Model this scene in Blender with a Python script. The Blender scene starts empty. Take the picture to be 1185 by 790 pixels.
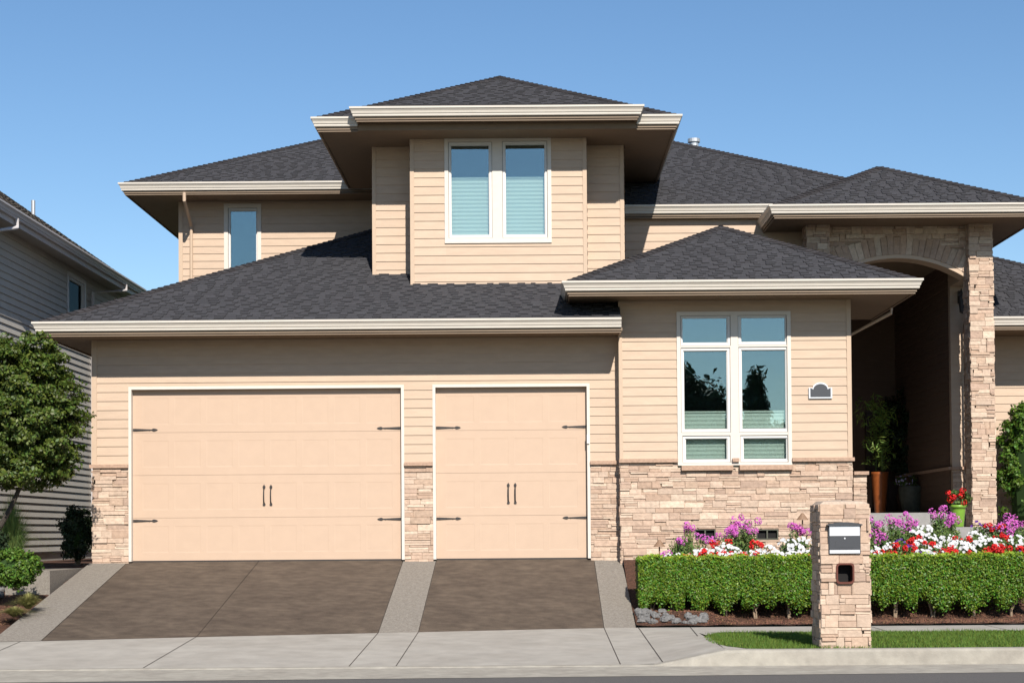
import bpy, math, random
import numpy as np
from mathutils import Vector, Matrix

R = math.radians
random.seed(7)
rng = np.random.default_rng(11)
C = bpy.context.scene.collection
scene = bpy.context.scene

# ------------------------------------------------------------------ camera
IW, IH, FP = 1185.0, 790.0, 1850.0
CAM = Vector((0.0, -28.7, 1.5))
PITCH, ROLL = R(1.4), -0.0075
ROT = Matrix.Rotation(R(90) + PITCH, 3, 'X') @ Matrix.Rotation(ROLL, 3, 'Z')
_d = ROT.transposed() @ Vector((0, 1, 0))
OX = 617.0 - (IW / 2 + FP * _d.x / -_d.z)
OY = 615.0 - (IH / 2 - FP * _d.y / -_d.z)

def W(px, py, Y):
    """photo pixel -> (x, z) on the vertical plane at depth Y"""
    v = ROT @ Vector(((px - IW / 2 - OX) / FP, -(py - IH / 2 - OY) / FP, -1.0))
    t = (Y - CAM.y) / v.y
    return CAM.x + v.x * t, CAM.z + v.z * t

def G(px, py, z=0.0):
    """photo pixel -> (x, y) on the horizontal plane at height z"""
    v = ROT @ Vector(((px - IW / 2 - OX) / FP, -(py - IH / 2 - OY) / FP, -1.0))
    t = (z - CAM.z) / v.z
    return CAM.x + v.x * t, CAM.y + v.y * t

def XX(px, Y, py=450): return W(px, py, Y)[0]
def ZZ(px, py, Y): return W(px, py, Y)[1]

cam_data = bpy.data.cameras.new('camera')
cam = bpy.data.objects.new('camera', cam_data); C.objects.link(cam)
cam.location = CAM
cam.rotation_euler = ROT.to_euler()
cam_data.sensor_width = 36.0
cam_data.lens = 36.0 * FP / IW
cam_data.shift_x = -OX / IW
cam_data.shift_y = OY / IW
cam_data.clip_end = 3000
scene.camera = cam

# ------------------------------------------------------------------ light
SUN_AZ, SUN_EL = 12.5, 38.5
sdir = Vector((math.sin(R(SUN_AZ)) * math.cos(R(SUN_EL)), -math.cos(R(SUN_AZ)) * math.cos(R(SUN_EL)), math.sin(R(SUN_EL))))
w = bpy.data.worlds.new('World'); scene.world = w; w.use_nodes = True
nt = w.node_tree
sky = nt.nodes.new('ShaderNodeTexSky'); sky.sky_type = 'NISHITA'; sky.sun_disc = False
sky.sun_elevation = R(SUN_EL); sky.sun_rotation = R(180 - SUN_AZ)
sky.altitude = 0; sky.air_density = 1.0; sky.dust_density = 0.2; sky.ozone_density = 2.6
bgn = nt.nodes['Background']; bgn.inputs['Strength'].default_value = 0.068
hsv = nt.nodes.new('ShaderNodeHueSaturation'); hsv.inputs['Saturation'].default_value = 1.13; hsv.inputs['Value'].default_value = 1.2
nt.links.new(sky.outputs[0], hsv.inputs['Color']); nt.links.new(hsv.outputs[0], bgn.inputs['Color'])
sun = bpy.data.lights.new('sun', 'SUN'); sun.energy = 5.0; sun.angle = R(0.5); sun.color = (1.0, 0.94, 0.86)
so = bpy.data.objects.new('sun', sun); C.objects.link(so)
so.rotation_euler = (sdir).to_track_quat('Z', 'Y').to_euler()
so.location = (10, -40, 40)
scene.view_settings.view_transform = 'Standard'
scene.view_settings.look = 'None'
scene.view_settings.exposure = 0.68
scene.view_settings.gamma = 1.0
scene.cycles.max_bounces = 8
scene.cycles.transparent_max_bounces = 12
scene.cycles.use_adaptive_sampling = True

# ------------------------------------------------------------------ materials
def lin(r, g, b):
    f = lambda c: (c / 255) / 12.92 if c / 255 <= 0.04045 else ((c / 255 + 0.055) / 1.055) ** 2.4
    return (f(r), f(g), f(b))

def mat(name, col, rough=0.8, var=0.0, scale=6.0, island=0.0, hue=0.0, bump=0.0, bscale=40.0, spec=0.3,
        metallic=0.0, col2=None, detail=6.0, vcol=False, stretch=None, trans=0.0, contrast=(0.35, 0.65)):
    col = tuple(c * 0.79 for c in col)
    if col2 is not None: col2 = tuple(c * 0.79 for c in col2)
    m = bpy.data.materials.new(name); m.use_nodes = True
    n = m.node_tree; N = n.nodes; L = n.links
    b = N['Principled BSDF']
    b.inputs['Roughness'].default_value = rough
    b.inputs['Specular IOR Level'].default_value = spec
    b.inputs['Metallic'].default_value = metallic
    co = N.new('ShaderNodeTexCoord')
    src = co.outputs['Object']
    if stretch:
        mp = N.new('ShaderNodeMapping'); mp.inputs['Scale'].default_value = stretch
        L.new(src, mp.inputs['Vector']); src = mp.outputs[0]
    rgb = N.new('ShaderNodeRGB'); rgb.outputs[0].default_value = (*col, 1); out = rgb.outputs[0]
    if vcol:
        a = N.new('ShaderNodeVertexColor'); a.layer_name = 'Col'; out = a.outputs[0]
    if col2 is not None or var > 0:
        no = N.new('ShaderNodeTexNoise'); no.inputs['Scale'].default_value = scale
        no.inputs['Detail'].default_value = detail; no.inputs['Roughness'].default_value = 0.62
        L.new(src, no.inputs['Vector'])
        mr = N.new('ShaderNodeMapRange'); mr.inputs['From Min'].default_value = contrast[0]; mr.inputs['From Max'].default_value = contrast[1]
        L.new(no.outputs['Fac'], mr.inputs['Value'])
        if col2 is not None:
            mx = N.new('ShaderNodeMix'); mx.data_type = 'RGBA'
            L.new(mr.outputs[0], mx.inputs['Factor']); L.new(out, mx.inputs['A']); mx.inputs['B'].default_value = (*col2, 1)
            out = mx.outputs['Result']
        if var > 0:
            no2 = N.new('ShaderNodeTexNoise'); no2.inputs['Scale'].default_value = scale * 3.1; no2.inputs['Detail'].default_value = 8
            L.new(src, no2.inputs['Vector'])
            mr2 = N.new('ShaderNodeMapRange'); mr2.inputs['From Min'].default_value = 0.3; mr2.inputs['From Max'].default_value = 0.7
            mr2.inputs['To Min'].default_value = 1 - var; mr2.inputs['To Max'].default_value = 1 + var
            L.new(no2.outputs['Fac'], mr2.inputs['Value'])
            hs = N.new('ShaderNodeHueSaturation'); L.new(mr2.outputs[0], hs.inputs['Value']); L.new(out, hs.inputs['Color']); out = hs.outputs[0]
    if island > 0 or hue > 0:
        ge = N.new('ShaderNodeNewGeometry')
        mr3 = N.new('ShaderNodeMapRange'); mr3.inputs['To Min'].default_value = 1 - island; mr3.inputs['To Max'].default_value = 1 + island
        L.new(ge.outputs['Random Per Island'], mr3.inputs['Value'])
        hs = N.new('ShaderNodeHueSaturation'); L.new(mr3.outputs[0], hs.inputs['Value']); L.new(out, hs.inputs['Color'])
        if hue > 0:
            ml = N.new('ShaderNodeMath'); ml.operation = 'MULTIPLY'; ml.inputs[1].default_value = 7.31
            fr = N.new('ShaderNodeMath'); fr.operation = 'FRACT'
            L.new(ge.outputs['Random Per Island'], ml.inputs[0]); L.new(ml.outputs[0], fr.inputs[0])
            mr4 = N.new('ShaderNodeMapRange'); mr4.inputs['To Min'].default_value = 0.5 - hue; mr4.inputs['To Max'].default_value = 0.5 + hue
            L.new(fr.outputs[0], mr4.inputs['Value']); L.new(mr4.outputs[0], hs.inputs['Hue'])
        out = hs.outputs[0]
    L.new(out, b.inputs['Base Color'])
    if bump > 0:
        nb = N.new('ShaderNodeTexNoise'); nb.inputs['Scale'].default_value = bscale; nb.inputs['Detail'].default_value = 6
        L.new(src, nb.inputs['Vector'])
        bp = N.new('ShaderNodeBump'); bp.inputs['Strength'].default_value = 1.0; bp.inputs['Distance'].default_value = bump
        L.new(nb.outputs['Fac'], bp.inputs['Height']); L.new(bp.outputs[0], b.inputs['Normal'])
    if trans > 0:
        tr = N.new('ShaderNodeBsdfTranslucent'); L.new(out, tr.inputs['Color'])
        ms = N.new('ShaderNodeMixShader'); ms.inputs[0].default_value = trans
        L.new(b.outputs[0], ms.inputs[1]); L.new(tr.outputs[0], ms.inputs[2])
        L.new(ms.outputs[0], N['Material Output'].inputs['Surface'])
    return m

M = {}
M['siding'] = mat('siding_paint', (0.53, 0.395, 0.288), 0.6, var=0.05, scale=1.2, island=0.03, bump=0.0015, bscale=30, stretch=(1, 1, 5))
M['trim_tan'] = mat('tan_trim_paint', (0.53, 0.395, 0.285), 0.55, var=0.03, scale=2)
M['door'] = mat('garage_door_paint', (0.54, 0.392, 0.286), 0.5, var=0.02, scale=1.5)
M['trim'] = mat('cream_trim_paint', (0.66, 0.60, 0.53), 0.45, var=0.03, scale=3)
M['trim_w'] = mat('white_sash_vinyl', (0.68, 0.66, 0.63), 0.4, var=0.02, scale=3)
M['gutter'] = mat('gutter_enamel', (0.60, 0.55, 0.48), 0.35, var=0.05, scale=2.0, stretch=(0.6, 0.6, 6))
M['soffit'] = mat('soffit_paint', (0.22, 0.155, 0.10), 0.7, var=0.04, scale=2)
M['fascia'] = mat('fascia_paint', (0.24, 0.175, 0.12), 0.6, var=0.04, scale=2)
M['shingle'] = mat('asphalt_shingle', (0.053, 0.052, 0.057), 0.92, var=0.35, scale=34, island=0.11, hue=0.02, bump=0.004, bscale=90, spec=0.15)
M['shingle_cap'] = mat('ridge_shingle', (0.045, 0.041, 0.043), 0.92, var=0.25, scale=30, island=0.25, bump=0.004, bscale=90, spec=0.15)
M['deck'] = mat('roof_underlay', (0.03, 0.028, 0.03), 0.95)
M['stone'] = mat('ledge_stone', (0.5, 0.36, 0.26), 0.88, vcol=True, var=0.13, scale=5, bump=0.016, bscale=15, spec=0.2)
M['mortar'] = mat('stone_backing', (0.34, 0.25, 0.18), 0.95)
M['cap'] = mat('stone_cap', (0.42, 0.28, 0.20), 0.8, var=0.15, scale=8, bump=0.006, bscale=30)
M['capgrey'] = mat('pillar_cap', (0.46, 0.36, 0.28), 0.85, var=0.14, scale=10, bump=0.006, bscale=30)
M['iron'] = mat('dark_iron', (0.035, 0.03, 0.028), 0.5, spec=0.4)
M['black'] = mat('black_void', (0.008, 0.007, 0.007), 0.8)
M['silver'] = mat('brushed_steel', (0.72, 0.73, 0.75), 0.35, metallic=0.25, spec=0.5)
M['charcoal'] = mat('charcoal_metal', (0.055, 0.058, 0.065), 0.42, spec=0.4)
M['rust'] = mat('rust_slot_tile', (0.12, 0.035, 0.022), 0.5, var=0.1, scale=20)
M['room'] = mat('room_dark_tone', (0.10, 0.095, 0.085), 0.9)  # dark tone puts the gloom of an unlit room into the wall colour
M['blind_dim'] = mat('pleated_blind_shaded', (0.33, 0.35, 0.33), 0.7)  # darker blind copy; weaker light on the lower panes put into the colour
M['blind'] = mat('pleated_blind', (0.92, 0.95, 0.92), 0.8)
M['concrete'] = mat('concrete', (0.375, 0.35, 0.31), 0.9, var=0.09, scale=1.1, col2=(0.325, 0.30, 0.262), bump=0.004, bscale=70, detail=14)
M['aggregate'] = mat('aggregate_concrete', (0.26, 0.235, 0.20), 0.92, var=0.30, scale=22, col2=(0.19, 0.166, 0.14), bump=0.006, bscale=120)
M['stained'] = mat('stained_concrete', (0.060, 0.044, 0.033), 0.66, var=0.26, scale=2.4, col2=(0.118, 0.09, 0.066), bump=0.005, bscale=70, stretch=(0.7, 1.0, 1), detail=15, contrast=(0.25, 0.80))
M['joint'] = mat('dark_joint', (0.06, 0.05, 0.042), 0.95)  # one even dark colour for paving joints and sash gaps
M['asphalt'] = mat('asphalt', (0.105, 0.098, 0.094), 0.9, var=0.35, scale=40, bump=0.006, bscale=150)
M['curb'] = mat('curb_concrete', (0.36, 0.335, 0.285), 0.9, var=0.12, scale=2.4, col2=(0.29, 0.265, 0.225), bump=0.004, bscale=50, detail=10)
M['mulch'] = mat('bark_mulch', (0.12, 0.055, 0.032), 0.95, var=0.5, scale=26, col2=(0.05, 0.024, 0.016), bump=0.035, bscale=42)
M['mulchchip'] = mat('mulch_chip', (0.13, 0.062, 0.036), 0.95, island=0.55, hue=0.02)
M['lawn_soil'] = mat('lawn_soil', (0.05, 0.075, 0.02), 0.95, var=0.3, scale=20)
M['grass'] = mat('grass_blade', (0.115, 0.19, 0.03), 0.7, island=0.35, hue=0.035, spec=0.2, trans=0.25)
M['drygrass'] = mat('tan_grass_blade', (0.28, 0.27, 0.09), 0.7, island=0.35, hue=0.03, trans=0.25)
M['hedge'] = mat('hedge_leaf', (0.112, 0.21, 0.016), 0.5, island=0.5, hue=0.045, spec=0.35, trans=0.25)
M['hedge_tip'] = mat('hedge_new_growth', (0.26, 0.37, 0.03), 0.5, island=0.35, hue=0.03, trans=0.3)
M['core_shade'] = mat('inner_leaf_shade', (0.022, 0.05, 0.008), 0.95)  # near-black core colour; shade between the leaves is painted in
M['maple'] = mat('maple_leaf', (0.085, 0.125, 0.018), 0.5, island=0.45, hue=0.035, spec=0.35, trans=0.28)
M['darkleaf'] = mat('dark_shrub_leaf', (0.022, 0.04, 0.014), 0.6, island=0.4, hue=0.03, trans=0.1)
M['limeleaf'] = mat('bright_shrub_leaf', (0.085, 0.165, 0.018), 0.55, island=0.4, hue=0.03, trans=0.25)
M['leaf'] = mat('plant_leaf', (0.12, 0.19, 0.05), 0.6, island=0.4, hue=0.04, trans=0.25)
M['farleaf'] = mat('street_tree_leaf', (0.035, 0.065, 0.02), 0.6, island=0.4, hue=0.03, trans=0.15)
M['bark'] = mat('bark', (0.30, 0.22, 0.15), 0.9, var=0.25, scale=14, bump=0.006, bscale=40)
M['darkbark'] = mat('dark_bark', (0.055, 0.045, 0.035), 0.9, var=0.25, scale=14, bump=0.006, bscale=40)
M['phlox'] = mat('pink_petal', (0.62, 0.13, 0.50), 0.6, island=0.25, hue=0.03, trans=0.25)
M['white'] = mat('white_petal', (0.66, 0.66, 0.67), 0.6, island=0.12, trans=0.2)
M['red'] = mat('red_petal', (0.62, 0.012, 0.012), 0.55, island=0.3, trans=0.2)
M['purple'] = mat('violet_petal', (0.10, 0.02, 0.22), 0.6, island=0.3, trans=0.15)
M['terra'] = mat('glazed_terracotta', (0.27, 0.075, 0.02), 0.35, var=0.15, scale=5)
M['brownpot'] = mat('brown_glaze', (0.07, 0.035, 0.022), 0.4, var=0.15, scale=5)
M['greypot'] = mat('grey_green_glaze', (0.09, 0.095, 0.07), 0.5, var=0.2, scale=5)
M['greenpot'] = mat('lime_glaze', (0.19, 0.36, 0.045), 0.35, var=0.08, scale=5)
M['slab'] = mat('porch_slab', (0.30, 0.29, 0.28), 0.85, var=0.1, scale=4)
M['copper'] = mat('aged_copper', (0.24, 0.15, 0.095), 0.55, var=0.2, scale=20)
M['rock'] = mat('river_rock', (0.16, 0.155, 0.15), 0.85, var=0.3, scale=9, bump=0.008, bscale=18)
M['grey_siding'] = mat('grey_siding_paint', (0.52, 0.49, 0.445), 0.65, var=0.05, scale=1.2, bump=0.001, bscale=60)
M['grey_trim'] = mat('grey_trim_paint', (0.58, 0.55, 0.55), 0.5, var=0.03, scale=2)
M['brown_shingle'] = mat('brown_shingle', (0.075, 0.065, 0.055), 0.92, var=0.35, scale=25, island=0.35, hue=0.03, bump=0.004, bscale=90)
M['wood'] = mat('dark_door_wood', (0.05, 0.024, 0.014), 0.45, var=0.2, scale=5, stretch=(6, 6, 0.7))
M['galv'] = mat('galvanised_pipe', (0.55, 0.56, 0.57), 0.4, metallic=0.6)
M['slat'] = mat('path_plaster', (0.55, 0.40, 0.28), 0.8)

def glass(name, tint, fac, rough=0.0, seethru=(0.55, 0.68, 0.68)):
    m = bpy.data.materials.new(name); m.use_nodes = True
    N = m.node_tree.nodes; L = m.node_tree.links; N.remove(N['Principled BSDF'])
    g = N.new('ShaderNodeBsdfGlossy'); g.inputs['Color'].default_value = (*tint, 1); g.inputs['Roughness'].default_value = rough
    t = N.new('ShaderNodeBsdfTransparent'); t.inputs['Color'].default_value = (*seethru, 1)
    x = N.new('ShaderNodeMixShader'); x.inputs[0].default_value = fac
    # faint waviness of real panes
    co = N.new('ShaderNodeTexCoord'); no = N.new('ShaderNodeTexNoise'); no.inputs['Scale'].default_value = 1.3
    bp = N.new('ShaderNodeBump'); bp.inputs['Distance'].default_value = 0.004; bp.inputs['Strength'].default_value = 0.5
    L.new(co.outputs['Object'], no.inputs['Vector']); L.new(no.outputs['Fac'], bp.inputs['Height']); L.new(bp.outputs[0], g.inputs['Normal'])
    L.new(t.outputs[0], x.inputs[1]); L.new(g.outputs[0], x.inputs[2]); L.new(x.outputs[0], N['Material Output'].inputs['Surface'])
    return m
M['glass'] = glass('window_glass', (0.55, 0.68, 0.70), 0.26, seethru=(0.86, 0.92, 0.89))
M['glass_dark'] = glass('side_window_glass', (0.4, 0.5, 0.52), 0.07, seethru=(0.3, 0.35, 0.35))

# ------------------------------------------------------------------ mesh builder
class MB:
    def __init__(s): s.v = []; s.f = []; s.m = []; s.c = []; s.n = 0; s.hascol = False
    def add(s, vs, fs, mi=0, col=None):
        b = s.n
        s.v.extend([tuple(p) for p in vs]); s.n += len(vs)
        for f in fs:
            s.f.append(tuple(i + b for i in f)); s.m.append(mi)
            s.c.append(col)
        if col is not None: s.hascol = True
    def box(s, x0, x1, y0, y1, z0, z1, mi=0, col=None):
        s.add([(x0, y0, z0), (x1, y0, z0), (x1, y1, z0), (x0, y1, z0), (x0, y0, z1), (x1, y0, z1), (x1, y1, z1), (x0, y1, z1)],
              [(0, 3, 2, 1), (4, 5, 6, 7), (0, 1, 5, 4), (1, 2, 6, 5), (2, 3, 7, 6), (3, 0, 4, 7)], mi, col)
    def fbox(s, F, u0, u1, n0, n1, z0, z1, mi=0, col=None):
        pts = [F(u, n, z) for z in (z0, z1) for (u, n) in ((u0, n1), (u1, n1), (u1, n0), (u0, n0))]
        s.add(pts, [(0, 3, 2, 1), (4, 5, 6, 7), (0, 1, 5, 4), (1, 2, 6, 5), (2, 3, 7, 6), (3, 0, 4, 7)], mi, col)
    def prism(s, pts, y0, y1, mi=0):
        """outline (x,z) extruded from y0 to y1"""
        n = len(pts)
        s.add([(x, y0, z) for x, z in pts] + [(x, y1, z) for x, z in pts],
              [tuple(range(n)), tuple(range(2 * n - 1, n - 1, -1))] + [(i, i + n, (i + 1) % n + n, (i + 1) % n) for i in range(n)], mi)
    def slab(s, pts, th, mi=0):
        """top polygon (x,y,z) with vertical thickness"""
        n = len(pts)
        s.add(list(pts) + [(x, y, z - th) for x, y, z in pts],
              [tuple(range(n)), tuple(range(2 * n - 1, n - 1, -1))] + [(i, i + n, (i + 1) % n + n, (i + 1) % n) for i in range(n)], mi)
    def tube(s, path, rad, seg=8, mi=0, cap=True):
        path = [Vector(p) for p in path]
        if not hasattr(rad, '__len__'): rad = [rad] * len(path)
        rings = []
        prev = None
        for i, p in enumerate(path):
            a = path[max(0, i - 1)]; b = path[min(len(path) - 1, i + 1)]
            d = (b - a).normalized()
            ref = Vector((0, 0, 1)) if abs(d.z) < 0.9 else Vector((1, 0, 0))
            if prev is not None: ref = prev
            u = (ref - d * ref.dot(d)).normalized(); v = d.cross(u); prev = u
            rings.append([p + (u * math.cos(2 * math.pi * k / seg) + v * math.sin(2 * math.pi * k / seg)) * rad[i] for k in range(seg)])
        vs = [q for r in rings for q in r]; fs = []
        for i in range(len(rings) - 1):
            for k in range(seg):
                fs.append((i * seg + k, i * seg + (k + 1) % seg, (i + 1) * seg + (k + 1) % seg, (i + 1) * seg + k))
        if cap:
            fs.append(tuple(range(seg - 1, -1, -1))); fs.append(tuple((len(rings) - 1) * seg + k for k in range(seg)))
        s.add(vs, fs, mi)
    def lathe(s, cx, cy, prof, seg=24, mi=0):
        vs = [(cx + r * math.cos(2 * math.pi * k / seg), cy + r * math.sin(2 * math.pi * k / seg), z) for r, z in prof for k in range(seg)]
        fs = []
        for i in range(len(prof) - 1):
            for k in range(seg):
                fs.append((i * seg + k, i * seg + (k + 1) % seg, (i + 1) * seg + (k + 1) % seg, (i + 1) * seg + k))
        s.add(vs, fs, mi)
    def build(s, name, mats, parent=None, base=None, smooth=False):
        me = bpy.data.meshes.new(name)
        if base is None:
            base = Vector((0, 0, 0))
            q = parent
            while q is not None: base = base + q.location; q = q.parent
        bx, by, bz = base
        me.from_pydata([(x - bx, y - by, z - bz) for x, y, z in s.v], [], s.f)
        if not isinstance(mats, (list, tuple)): mats = [mats]
        for m in mats: me.materials.append(m)
        if len(mats) > 1: me.polygons.foreach_set('material_index', s.m)
        if s.hascol:
            ca = me.color_attributes.new('Col', 'FLOAT_COLOR', 'CORNER')
            arr = []
            for f, c in zip(s.f, s.c):
                arr.extend(list((*(c or (0.2, 0.15, 0.11)), 1.0)) * len(f))
            ca.data.foreach_set('color', arr)
        if smooth: me.polygons.foreach_set('use_smooth', [True] * len(me.polygons))
        o = bpy.data.objects.new(name, me); C.objects.link(o)
        if parent is not None: o.parent = parent
        else: o.location = base
        return o

def quadcloud(P, A, B):
    """rhombus leaves: centre P, half length vector A, half width vector B"""
    n = len(P)
    V = np.empty((n, 4, 3)); V[:, 0] = P - A; V[:, 1] = P + B - 0.15 * A; V[:, 2] = P + A; V[:, 3] = P - B - 0.15 * A
    F = np.arange(n * 4).reshape(n, 4)
    return V.reshape(-1, 3), F

def add_np(mb, V, F, mi=0):
    b = mb.n
    mb.v.extend(map(tuple, V.tolist())); mb.n += len(V)
    mb.f.extend(map(tuple, (F + b).tolist())); mb.m.extend([mi] * len(F)); mb.c.extend([None] * len(F))

def unit(a): return a / (np.linalg.norm(a, axis=1, keepdims=True) + 1e-9)
def leaves(mb, P, out, size, aspect=0.5, jitter=0.9, mi=0, sv=0.3):
    n = len(P)
    nrm = unit(unit(out) + rng.normal(0, jitter, (n, 3)) * 0.7)
    t = unit(np.cross(nrm, rng.normal(0, 1, (n, 3))))
    b = np.cross(nrm, t)
    s = size * (1 + rng.uniform(-sv, sv, (n, 1)))
    V, F = quadcloud(P, t * s, b * s * aspect)
    add_np(mb, V, F, mi)

def thing(name, label, cat, loc=(0, 0, 0), group=None):
    o = bpy.data.objects.new(name, None); C.objects.link(o)
    o.location = loc; o['label'] = label; o['category'] = cat
    if group: o['group'] = group
    o.empty_display_size = 0.2
    return o
def tag(o, label, cat, group=None):
    o['label'] = label; o['category'] = cat
    if group: o['group'] = group
    return o
def struct(o): o['kind'] = 'structure'; return o

def frame(O, U, N):
    O, U, N = Vector(O), Vector(U), Vector(N)
    return lambda u, n, z: (O.x + U.x * u + N.x * n, O.y + U.y * u + N.y * n, z)
def FRONT(Y): return frame((0, Y, 0), (1, 0, 0), (0, -1, 0))          # u = x, normal toward the street
def RIGHT(X): return frame((X, 0, 0), (0, 1, 0), (1, 0, 0))           # faces +x, u = y
def LEFT(X): return frame((X, 0, 0), (0, 1, 0), (-1, 0, 0))           # faces -x, u = y

# ------------------------------------------------------------------ walls
EXPO = 0.1625
def cells(u0, u1, z0, z1, holes):
    us = sorted({u0, u1, *[min(max(h[0], u0), u1) for h in holes], *[min(max(h[1], u0), u1) for h in holes]})
    out = []
    for a, b in zip(us, us[1:]):
        if b - a < 1e-4: continue
        blocked = sorted([(h[2], h[3]) for h in holes if h[0] < b - 1e-4 and h[1] > a + 1e-4])
        z = z0
        for p, q in blocked:
            if p > z + 1e-4: out.append((a, b, z, min(p, z1)))
            z = max(z, q)
        if z < z1 - 1e-4: out.append((a, b, z, z1))
    return out
def siding(mb, F, u0, u1, z0, z1, holes=(), th=0.15, expo=EXPO, lip=0.013, phase=0.0):
    for a, b, p, q in cells(u0, u1, z0, z1, holes):
        mb.fbox(F, a, b, -th, -0.002, p, q)
        k = math.floor((p - phase) / expo)
        while k * expo + phase < q - 1e-5:
            lo = k * expo + phase; hi = lo + expo
            c, d = max(lo, p), min(hi, q)
            if d - c > 1e-4:
                fl = 0.003 + lip * (hi - c) / expo; fh = 0.003 + lip * (hi - d) / expo
                if abs(c - lo) < 1e-6:
                    mb.add([F(a, fl, c), F(b, fl, c), F(b, fh, d), F(a, fh, d), F(a, 0.0, c), F(b, 0.0, c)],
                           [(0, 1, 2, 3), (4, 5, 1, 0)])
                else:
                    mb.add([F(a, fl, c), F(b, fl, c), F(b, fh, d), F(a, fh, d)], [(0, 1, 2, 3)])
            k += 1

PAL = [(0.52, 0.385, 0.29), (0.49, 0.355, 0.262), (0.54, 0.41, 0.315), (0.455, 0.32, 0.235), (0.53, 0.40, 0.305), (0.50, 0.36, 0.27), (0.56, 0.43, 0.33), (0.44, 0.315, 0.24), (0.60, 0.47, 0.36)]
def stones(mb, F, u0, u1, z0, z1, holes=(), rowh=(0.075, 0.135), segl=(0.16, 0.48), prot=0.026, over=(0.0, 0.0), rnd=random, clip=None):
    """stacked ledge stones: each a box with its own depth, broken into thin layers"""
    mb_mi = 1
    for a, b, p, q in cells(u0, u1, z0, z1, holes): mb.fbox(F, a, b, -0.12, 0.0, p, q, mb_mi)
    z = z0
    while z < z1 - 1e-3:
        h = rnd.uniform(*rowh)
        if z + h > z1 - 0.05: h = z1 - z
        u = u0 - over[0] - rnd.uniform(0, segl[0])
        while u < u1 + over[1]:
            l = rnd.uniform(*segl)
            if rnd.random() < 0.25: l *= 0.55
            n = rnd.choice([1, 1, 2, 2, 3]) if h > 0.10 else rnd.choice([1, 1, 2])
            cuts = [0] + sorted(rnd.uniform(0.25, 0.75) if n == 2 else (0.33 * (i + 1) + rnd.uniform(-0.07, 0.07)) for i in range(n - 1)) + [1]
            for i in range(n):
                c, d = z + h * cuts[i], z + h * cuts[i + 1]
                a = max(u + (0 if i == 0 else rnd.uniform(-0.03, 0.03)), u0 - over[0] * rnd.random()); b = min(u + l, u1 + over[1] * rnd.random())
                if b - a < 0.02: continue
                for (ca, cb, cp, cq) in cells(a, b, c, d, [h_ for h_ in holes if h_[0] < b and h_[1] > a and h_[2] < d and h_[3] > c]):
                    if cb - ca < 0.012 or cq - cp < 0.008: continue
                    if clip and not clip((ca + cb) / 2, (cp + cq) / 2): continue
                    g = 0.0012
                    e = 0.008 + prot * rnd.random() ** 1.3
                    e2 = e + rnd.uniform(-0.006, 0.006)
                    r = rnd.choice(PAL); s = rnd.uniform(0.90, 1.08) * 0.79; col = tuple(min(0.8, x * s) for x in r)
                    A, B_, P_, Q = ca + g, cb - g, cp + g, cq - g
                    if B_ <= A or Q <= P_: continue
                    bv = min(0.006, (Q - P_) * 0.25, (B_ - A) * 0.2)
                    vs = [F(A, -0.01, P_), F(B_, -0.01, P_), F(B_, -0.01, Q), F(A, -0.01, Q),
                          F(A, e - bv, P_), F(B_, e2 - bv, P_), F(B_, e2 - bv, Q), F(A, e - bv, Q),
                          F(A + bv, e, P_ + bv), F(B_ - bv, e2, P_ + bv), F(B_ - bv, e2 - rnd.uniform(0, 0.004), Q - bv), F(A + bv, e - rnd.uniform(0, 0.004), Q - bv)]
                    fs = [(0, 1, 5, 4), (1, 2, 6, 5), (2, 3, 7, 6), (3, 0, 4, 7), (4, 5, 9, 8), (5, 6, 10, 9), (6, 7, 11, 10), (7, 4, 8, 11), (8, 9, 10, 11)]
                    mb.add(vs, fs, 0, col)
            u += l
        z += h
STM = [M['stone'], M['mortar']]

def SW(F, *a, mat_='siding', nm='siding_wall', parent=None, **k):
    m = MB(); siding(m, F, *a, **k); return m.build(nm, M[mat_], parent or house)
def ST(F, *a, **k):
    m = MB(); stones(m, F, *a, **k); return m.build('stone_wall', STM, house)
def TB(nm, m_, F, *a):
    m = MB(); m.fbox(F, *a); return m.build(nm, M[m_], house)
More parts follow.
